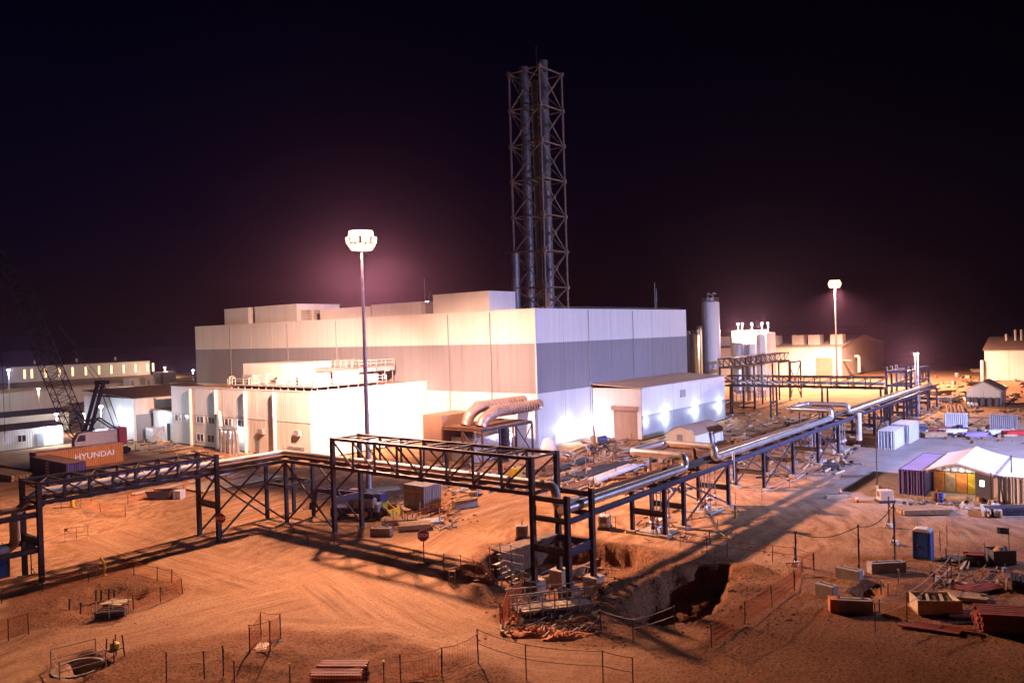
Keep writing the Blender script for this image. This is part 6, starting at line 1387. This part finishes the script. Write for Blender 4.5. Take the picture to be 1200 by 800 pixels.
p = at(122, 674); yb = thing('vent_pipe', 'bent yellow pipe sticking out of the rough hollow', 'pipe', (p.x, p.y, 0), 0, local=True)
put('tube', MB().path([(0, 0, -0.2), (0.05, 0, 1.0), (-0.2, 0.1, 1.45)], 0.09, 8, 0.3), 'yellow_paint', yb); put('flange', MB().lathe((0, 0, 0), [(0.2, 0), (0.2, 0.06), (0.1, 0.07)], 10), 'yellow_paint', yb)
bollard(862, 606, 'small yellow-green post by the rope barrier under the long rack', 1.1, 0.12)
for i, (px, py) in enumerate(((112, 698), (118, 696), (94, 712), (81, 714), (127, 694), (133, 692))):
    p = at(px, py); t = thing('rebar_stub', ('tallest', 'second tallest', 'dark leftmost inner', 'dark leftmost', 'right-hand', 'rightmost')[i] + ' steel stub standing in the rough hollow', 'stub', (p.x, p.y, hz(p.x, p.y)), 0, 'steel stubs in the hollow', local=True)
    put('bar', MB().bar((0, 0, -0.3), (0.05, 0.02, 0.9 - 0.08 * i), 0.08), 'post_steel', t); put('cap', MB().bar((0.05, 0.02, 0.9 - 0.08 * i), (0.052, 0.02, 0.98 - 0.08 * i), 0.13), 'yellow_paint' if i < 2 else 'clad_dark', t)
planks(136, 703, 1.6, 4, 1, hd - R(10), 'pale board lying in the rough hollow', 'timber_pale', 0.25, 0.06)
p = at(130, 722); mp = thing('pit_guard', 'low tube guard frame with a dark trough beside the hollow', 'guard frame', (p.x, p.y, 0), hd + R(12), local=True)
for sx in (-1.0, 0, 1.0):
    for sy in (-0.4, 0.4): put('post', MB().tube((sx, sy, -0.1), (sx, sy, 1.0), 0.03, 6), 'wire_mesh', mp)
for sy in (-0.4, 0.4):
    for z in (0.5, 0.98): put('rail', MB().tube((-1.05, sy, z), (1.05, sy, z), 0.025, 6), 'wire_mesh', mp)
put('trough', MB().prism([(-0.3, 0.02), (0.3, 0.02), (0.36, 0.4), (0.3, 0.4), (0.26, 0.08), (-0.26, 0.08), (-0.3, 0.4), (-0.36, 0.4)], 'x', -0.9, 0.9), 'clad_dark', mp)
# manhole ring and frame in the lower left corner
p = at(92, 783); zz = -0.25
mh = thing('manhole_ring', 'wide concrete manhole ring in the lower left corner', 'manhole', (p.x, p.y, zz), 0, local=True)
rg_ = MB(); rg_.lathe((0, 0, 0), [(1.35, -0.9), (1.35, 0.35), (1.18, 0.35), (1.18, -0.8), (0.02, -0.82)], 28); put('ring', rg_, 'concrete', mh)
for k in range(4):
    a = 0.6 + k * math.pi / 2; put('guard_post', MB().tube((1.6 * math.cos(a), 1.6 * math.sin(a), -0.2), (1.6 * math.cos(a), 1.6 * math.sin(a), 1.35), 0.035, 6), 'wire_mesh', mh)
    b2_ = a + math.pi / 2
    for z in (0.75, 1.3): put('guard_rail', MB().tube((1.6 * math.cos(a), 1.6 * math.sin(a), z), (1.6 * math.cos(b2_), 1.6 * math.sin(b2_), z), 0.025, 6), 'wire_mesh', mh)
p = at(135, 772); fr_ = thing('drum_stand', 'small dark frame with a hi-vis bundle right of the manhole ring', 'stand', (p.x, p.y, 0), 0.4, local=True)
for sx in (-0.4, 0.4):
    for sy in (-0.3, 0.3): put('leg', MB().bar((sx, sy, 0), (sx * 0.8, sy * 0.8, 1.3), 0.05), 'post_steel', fr_)
put('shelf', MB().box(-0.4, 0.4, -0.3, 0.3, 0.55, 0.6), 'timber', fr_); put('bundle', MB().lathe((0, 0, 0.6), [(0.1, 0), (0.26, 0.08), (0.25, 0.3), (0.08, 0.42)], 9), 'machine_yellow', fr_)
for i, (px, py) in enumerate(((306, 767), (308, 760), (324, 754))):
    p = at(px, py); t = thing('cover_plate', ('nearer round cover inside the foreground net square', 'farther round cover inside the foreground net square', 'dark ring by the corner of the foreground net square')[i], 'cover', (p.x, p.y, hz(p.x, p.y)), 0, 'small round covers in the foreground', local=True)
    put('disc', MB().lathe((0, 0, 0), [(0.36, -0.1), (0.36, 0.05), (0.3, 0.07), (0.05, 0.075)], 18), 'timber_pale' if i < 2 else 'rubber', t); put('handle', MB().path([(-0.1, 0, 0.07), (-0.08, 0, 0.14), (0.08, 0, 0.14), (0.1, 0, 0.07)], 0.015, 5), 'post_steel', t)
# tyre rings and cones
def cone(px, py, label):
    p = at(px, py); t = thing('traffic_cone', label, 'cone', (p.x, p.y, hz(p.x, p.y)), 0, 'traffic cones', local=True)
    put('base', MB().box(-0.2, 0.2, -0.2, 0.2, 0, 0.04), 'rubber', t); put('body', MB().lathe((0, 0, 0.04), [(0.16, 0), (0.03, 0.7), (0.02, 0.72)], 12), 'orange_net', t); put('band', MB().lathe((0, 0, 0.34), [(0.107, 0), (0.112, 0.005), (0.085, 0.15), (0.08, 0.155)], 12), 'white_paint', t)
for i, (px, py) in enumerate(((1041, 700), (1033, 696), (1053, 690), (1031, 720))):
    p = at(px, py); t = thing('marker_post', ('nearest', 'leftmost', 'farthest', 'lowest')[i] + ' pale marker stake round the dark hollow at right', 'stake', (p.x, p.y, hz(p.x, p.y)), 0, 'pale stakes round the hollow', local=True)
    put('stake', MB().bar((0, 0, -0.3), (0.03, 0, 0.85), 0.09), 'timber_pale', t); put('tip', MB().bar((0.03, 0, 0.85), (0.03, 0, 0.95), 0.095), 'white_paint', t)
cone(1098, 582, 'orange cone at the mouth of the work bay'); cone(1004, 588, 'orange cone on the far side of the right-hand yard'); cone(985, 580, 'orange cone by the low pale block')
# small flag and bin by the right edge
p = at(1183, 661); fl = thing('flag_post', 'small black flag on a post at the right edge', 'flag', (p.x, p.y, 0), 0, local=True)
put('post', MB().bar((0, 0, 0), (0, 0, 2.7), 0.05), 'post_steel', fl); put('flag', sheet(lambda u, v: (0.05 * math.sin(u * 6), -0.02 + 0.0 * u + 0.75 * (u - 0.0), 2.65 - 0.45 * v), 6, 3, 0.02), 'clad_dark', fl)
p = at(1172, 660); bn = thing('waste_bin', 'dark open waste box under the small black flag', 'waste box', (p.x, p.y, 0), hd, local=True)
for s_ in (-0.8, 0.8): put('side', MB().box(s_ - 0.03, s_ + 0.03, -0.6, 0.6, 0.05, 1.1), 'clad_dark', bn)
for s_ in (-0.6, 0.57): put('side', MB().box(-0.77, 0.77, s_, s_ + 0.04, 0.05, 1.1), 'clad_dark', bn)
put('load', MB().lathe((0, 0, 0.5), [(0.5, 0), (0.5, 0.4), (0.3, 0.7), (0.05, 0.8)], 9), 'timber', bn)
# plant heap before the annex roller door
p = at(700, 530); gh = thing('plant_heap', 'pale covered machine among hoses before the annex front', 'machine', (p.x, p.y, 0), 0, local=True)
put('cover', MB().lathe((-4, 6, 0), [(1.3, 0), (1.2, 0.9), (0.9, 1.9), (0.4, 2.3), (0.05, 2.35)], 11), 'fabric_pink', gh)
for i in range(6): put('hose', MB().path([(rnd.uniform(-3, 4), rnd.uniform(-2, 4), 0.1), (rnd.uniform(-3, 4), rnd.uniform(-2, 4), 1.6), (rnd.uniform(-3, 4), rnd.uniform(-2, 4), 0.1)], 0.13, 7, 1.0), ('pipe_rust', 'pipe_dark', 'pipe_white')[i % 3], gh)
put('pump', MB().lathe((2, 2, 0), [(0.7, 0), (0.7, 0.8), (0.4, 1.2), (0.4, 2.0), (0.1, 2.2)], 12), 'machine_grey', gh)
put('jib', MB().bar((1, 1, 0.2), (2.6, 2.2, 3.6), 0.35), 'pipe_rust', gh); put('motor', MB().tube((3.0, 1.5, 1.4), (4.0, 1.0, 1.4), 0.6, 12), 'machine_blue', gh)
bx_ = at(604, 560); t = thing('barrel', 'yellow tank on the dirt behind the deep truss', 'tank', (bx_.x, bx_.y, 0), 0, local=True)
put('body', MB().cbox(-0.6, 0.6, -0.6, 0.6, 0.15, 1.35, 0.08), 'yellow_paint', t); put('cage', MB().box(-0.65, 0.65, -0.65, 0.65, 0, 0.149), 'galv', t); put('cap', MB().lathe((0, 0, 1.35), [(0.2, 0), (0.2, 0.1), (0.1, 0.12)], 12), 'clad_dark', t)
p = at(556, 580); ex = thing('mini_roller', 'small orange compactor beside the pale block', 'compactor', (p.x, p.y, 0), 0.5, local=True)
put('drum', MB().tube((-0.4, -0.45, 0.35), (-0.4, 0.45, 0.35), 0.35, 14), 'galv', ex); put('drum', MB().tube((0.5, -0.45, 0.35), (0.5, 0.45, 0.35), 0.35, 14), 'galv', ex); put('body', MB().cbox(-0.6, 0.7, -0.4, 0.4, 0.5, 1.0, 0.06), 'tarp_orange', ex); put('handle', MB().path([(0.6, 0, 0.9), (1.3, 0, 1.3), (1.4, 0.3, 1.3)], 0.04, 6, 0.1), 'post_steel', ex)
# vehicle in the far yard
def pickup(px, py, rot, label, m):
    p = at(px, py); t = thing('pickup_truck', label, 'pickup', (p.x, p.y, 0), rot, 'vehicles in the far yards', local=True)
    put('body', MB().prism([(-2.5, 0.45), (2.4, 0.45), (2.45, 0.95), (1.3, 1.08), (0.7, 1.75), (-0.6, 1.75), (-0.75, 1.08), (-2.5, 1.05)], 'y', -0.85, 0.85), m, t)
    put('windscreen', MB().prism([(1.22, 1.1), (0.68, 1.68), (0.72, 1.70), (1.27, 1.12)], 'y', -0.72, 0.72), 'glass', t)
    for s_ in (-0.855, 0.84): put('side_window', MB().prism([(0.95, 1.12), (0.6, 1.65), (-0.5, 1.65), (-0.6, 1.12)], 'y', s_, s_ + 0.015), 'glass', t)
    for sx in (-1.55, 1.5):
        for sy in (-0.85, 0.85): w = put('wheel', MB().tube((sx, sy - 0.12, 0.38), (sx, sy + 0.12, 0.38), 0.38, 14), 'rubber', t); put('rim', MB().tube((sx, sy - 0.13, 0.38), (sx, sy + 0.13, 0.38), 0.22, 10), 'galv', w)
    for s_ in (-0.6, 0.6): put('headlight', MB().box(2.43, 2.47, s_ - 0.15, s_ + 0.15, 0.7, 0.88), 'white_paint', t)
    put('bed', MB().box(-2.4, -0.85, -0.75, 0.75, 1.03, 1.07), 'clad_dark', t)
pickup(1078, 508, R(200), 'dark pickup parked beyond the white containers', 'clad_dark')
pickup(85, 463, R(160), 'pale pickup parked before the long hall', 'white_paint')
pickup(103, 462, R(170), 'blue pickup parked beside the pale one before the long hall', 'machine_blue')
pickup(70, 462, R(190), 'silver pickup left of the others before the long hall', 'galv')
# low trailer loads in far yard
for i, (px, py, m, lab) in enumerate(((1117, 508, 'box_white', 'pale low load beside the small lavender container'), (1170, 509, 'box_white', 'white low load beside the dark container'), (1190, 510, 'red_paint', 'red tray in the far yard at the right edge'), (1095, 512, 'timber', 'brown low load left of the lavender container'), (1142, 512, 'tarp_purple', 'purple-pink bundle right of the lavender container'), (1098, 505, 'timber_red', 'reddish scrap pile in the far yard'))):
    planks(px, py, 3.4, 4, 3, R(-50), lab, m, 0.35, 0.2, jit=0.2)
for i, (px, py, m, lab) in enumerate(((1100, 462, 'timber', 'brown timber load far back on the orange ground'), (1112, 470, 'machine_grey', 'grey scrap load far back by the long pipes'), (1145, 436, 'timber_pale', 'pale stack far back left of the tan shed'), (1070, 448, 'timber', 'brown crate stack far back beyond the tower'), (1185, 452, 'timber', 'dark scrap before the tan shed'), (1150, 452, 'rubber', 'black scrap pile left of the tan shed'), (935, 495, 'timber', 'brown boards on the ground behind the long rack'), (900, 525, 'timber_red', 'dark boards under the long rack'), (870, 520, 'timber', 'jumbled boards right of the barrel-roofed shelter'), (960, 520, 'timber_red', 'dark boards beneath the rack near the white containers'))):
    planks(px, py, 6.0 if py < 480 else 3.0, 5, 3, R(-30 + 25 * i), lab, m, 0.5, 0.3, jit=0.6)
# earth clods and rubble nobody could count
rb_ = MB(); r2 = random.Random(3)
def clods(px0, px1, py0, py1, n, s0, s1):
    for _ in range(n):
        q = at(r2.uniform(px0, px1), r2.uniform(py0, py1)); s = r2.uniform(s0, s1); z = hz(q.x, q.y)
        a = r2.uniform(0, 6.3); v = []
        for sx, sy, sz in ((-1, -1, 0), (1, -1, 0), (1, 1, 0), (-1, 1, 0), (-.6, -.6, 1), (.6, -.6, 1), (.6, .6, 1), (-.6, .6, 1)):
            x, y = sx * s * r2.uniform(0.6, 1.2), sy * s * r2.uniform(0.6, 1.2); v.append((q.x + x * math.cos(a) - y * math.sin(a), q.y + x * math.sin(a) + y * math.cos(a), z - 0.05 + sz * s * r2.uniform(0.7, 1.3)))
        rb_.add(v, [(0, 3, 2, 1), (4, 5, 6, 7), (0, 1, 5, 4), (1, 2, 6, 5), (2, 3, 7, 6), (3, 0, 4, 7)])
clods(560, 760, 640, 760, 260, 0.03, 0.11); clods(700, 930, 640, 745, 420, 0.03, 0.12); clods(20, 215, 670, 740, 320, 0.02, 0.07); clods(200, 600, 735, 799, 420, 0.02, 0.06); clods(960, 1180, 650, 740, 300, 0.02, 0.08)
clods(640, 800, 530, 575, 200, 0.08, 0.3); clods(850, 1000, 490, 560, 160, 0.06, 0.25); clods(430, 560, 570, 620, 150, 0.05, 0.2); clods(0, 1200, 560, 799, 500, 0.02, 0.07); clods(1050, 1200, 440, 520, 120, 0.15, 0.5)
ro = put('rubble', rb_, 'rubble'); ro['kind'] = 'stuff'; ro['label'] = 'loose clods of red earth and rubble scattered over the site'

LIT = {m: MB() for m in ('pipe_dark', 'timber_pale', 'pipe_rust', 'galv', 'timber')}; r3 = random.Random(21)
def litter(px0, px1, py0, py1, n, s=1.0):
    for _ in range(n):
        q = at(r3.uniform(px0, px1), r3.uniform(py0, py1)); g = LIT[r3.choice(('pipe_dark', 'pipe_dark', 'pipe_rust', 'pipe_rust', 'timber', 'timber', 'galv', 'timber_pale'))]; z = hz(q.x, q.y); an_ = r3.uniform(-0.15, 0.15) + (0 if r3.random() < 0.72 else r3.uniform(0, 3)); k = r3.random()
        dx = Vector((math.cos(an_), math.sin(an_), 0))
        if k < 0.72: L = r3.uniform(0.8, 4.0) * s; g.bar(q - dx * L / 2 + Vector((0, 0, z + 0.1)), q + dx * L / 2 + Vector((0, 0, z + r3.uniform(0.08, 0.3))), r3.uniform(0.08, 0.25) * s)
        elif k < 0.8: L = r3.uniform(0.4, 1.0) * s; h_ = r3.uniform(0.12, 0.5) * s; g.bar(q - dx * L / 2 + Vector((0, 0, z + h_ / 2)), q + dx * L / 2 + Vector((0, 0, z + h_ / 2)), r3.uniform(0.2, 0.6) * s, h_)
        elif k < 0.9: h_ = r3.uniform(0.6, 1.6); g.bar(q + Vector((0, 0, z)), q + Vector((0.05, 0.05, z + h_)), 0.07)
        else: r_ = r3.uniform(0.12, 0.35) * s; g.tube(q + Vector((0, 0, z)), q + Vector((0, 0, z + r_ * 2)), r_, 8)
litter(645, 800, 530, 578, 330); litter(690, 790, 512, 545, 90); litter(850, 1010, 488, 560, 170); litter(445, 535, 590, 620, 150, 0.5); litter(500, 640, 545, 580, 110, 0.8); litter(1050, 1200, 462, 512, 190, 1.3); litter(1060, 1200, 440, 470, 110, 2.0)
litter(850, 960, 470, 500, 60, 1.2); litter(1090, 1190, 655, 690, 60, 0.5); litter(585, 700, 700, 745, 70, 0.4); litter(560, 720, 640, 690, 60, 0.4); litter(205, 330, 520, 560, 90, 0.9); litter(130, 205, 515, 530, 70, 1.0); litter(1060, 1180, 585, 600, 50, 0.7); litter(740, 860, 595, 640, 40, 0.4)
for m_, lab in (('pipe_dark', 'dark'), ('timber_pale', 'pale timber'), ('pipe_rust', 'rusty'), ('galv', 'galvanised'), ('timber', 'brown timber')):
    LIT[m_].sm = False; o_ = put('scrap_litter', LIT[m_], m_); o_['kind'] = 'stuff'; o_['label'] = lab + ' offcuts and small site materials strewn around the yard'
# ================================================================== NIGHT HAZE
hb = MB().box(-40, 900, -120, 700, -4, 75)
hz_me = put('haze', hb, 'cable'); hz_me['kind'] = 'stuff'; hz_me['label'] = 'thin night haze over the whole site'
hm = bpy.data.materials.new('haze_air'); hm.use_nodes = True; n, l = hm.node_tree.nodes, hm.node_tree.links
n.clear(); o_ = n.new('ShaderNodeOutputMaterial'); v_ = n.new('ShaderNodeVolumePrincipled')
v_.inputs['Color'].default_value = (0.66, 0.37, 0.74, 1); v_.inputs['Density'].default_value = 0.0002; v_.inputs['Anisotropy'].default_value = 0.85
l.new(v_.outputs[0], o_.inputs['Volume']); hz_me.data.materials.clear(); hz_me.data.materials.append(hm)
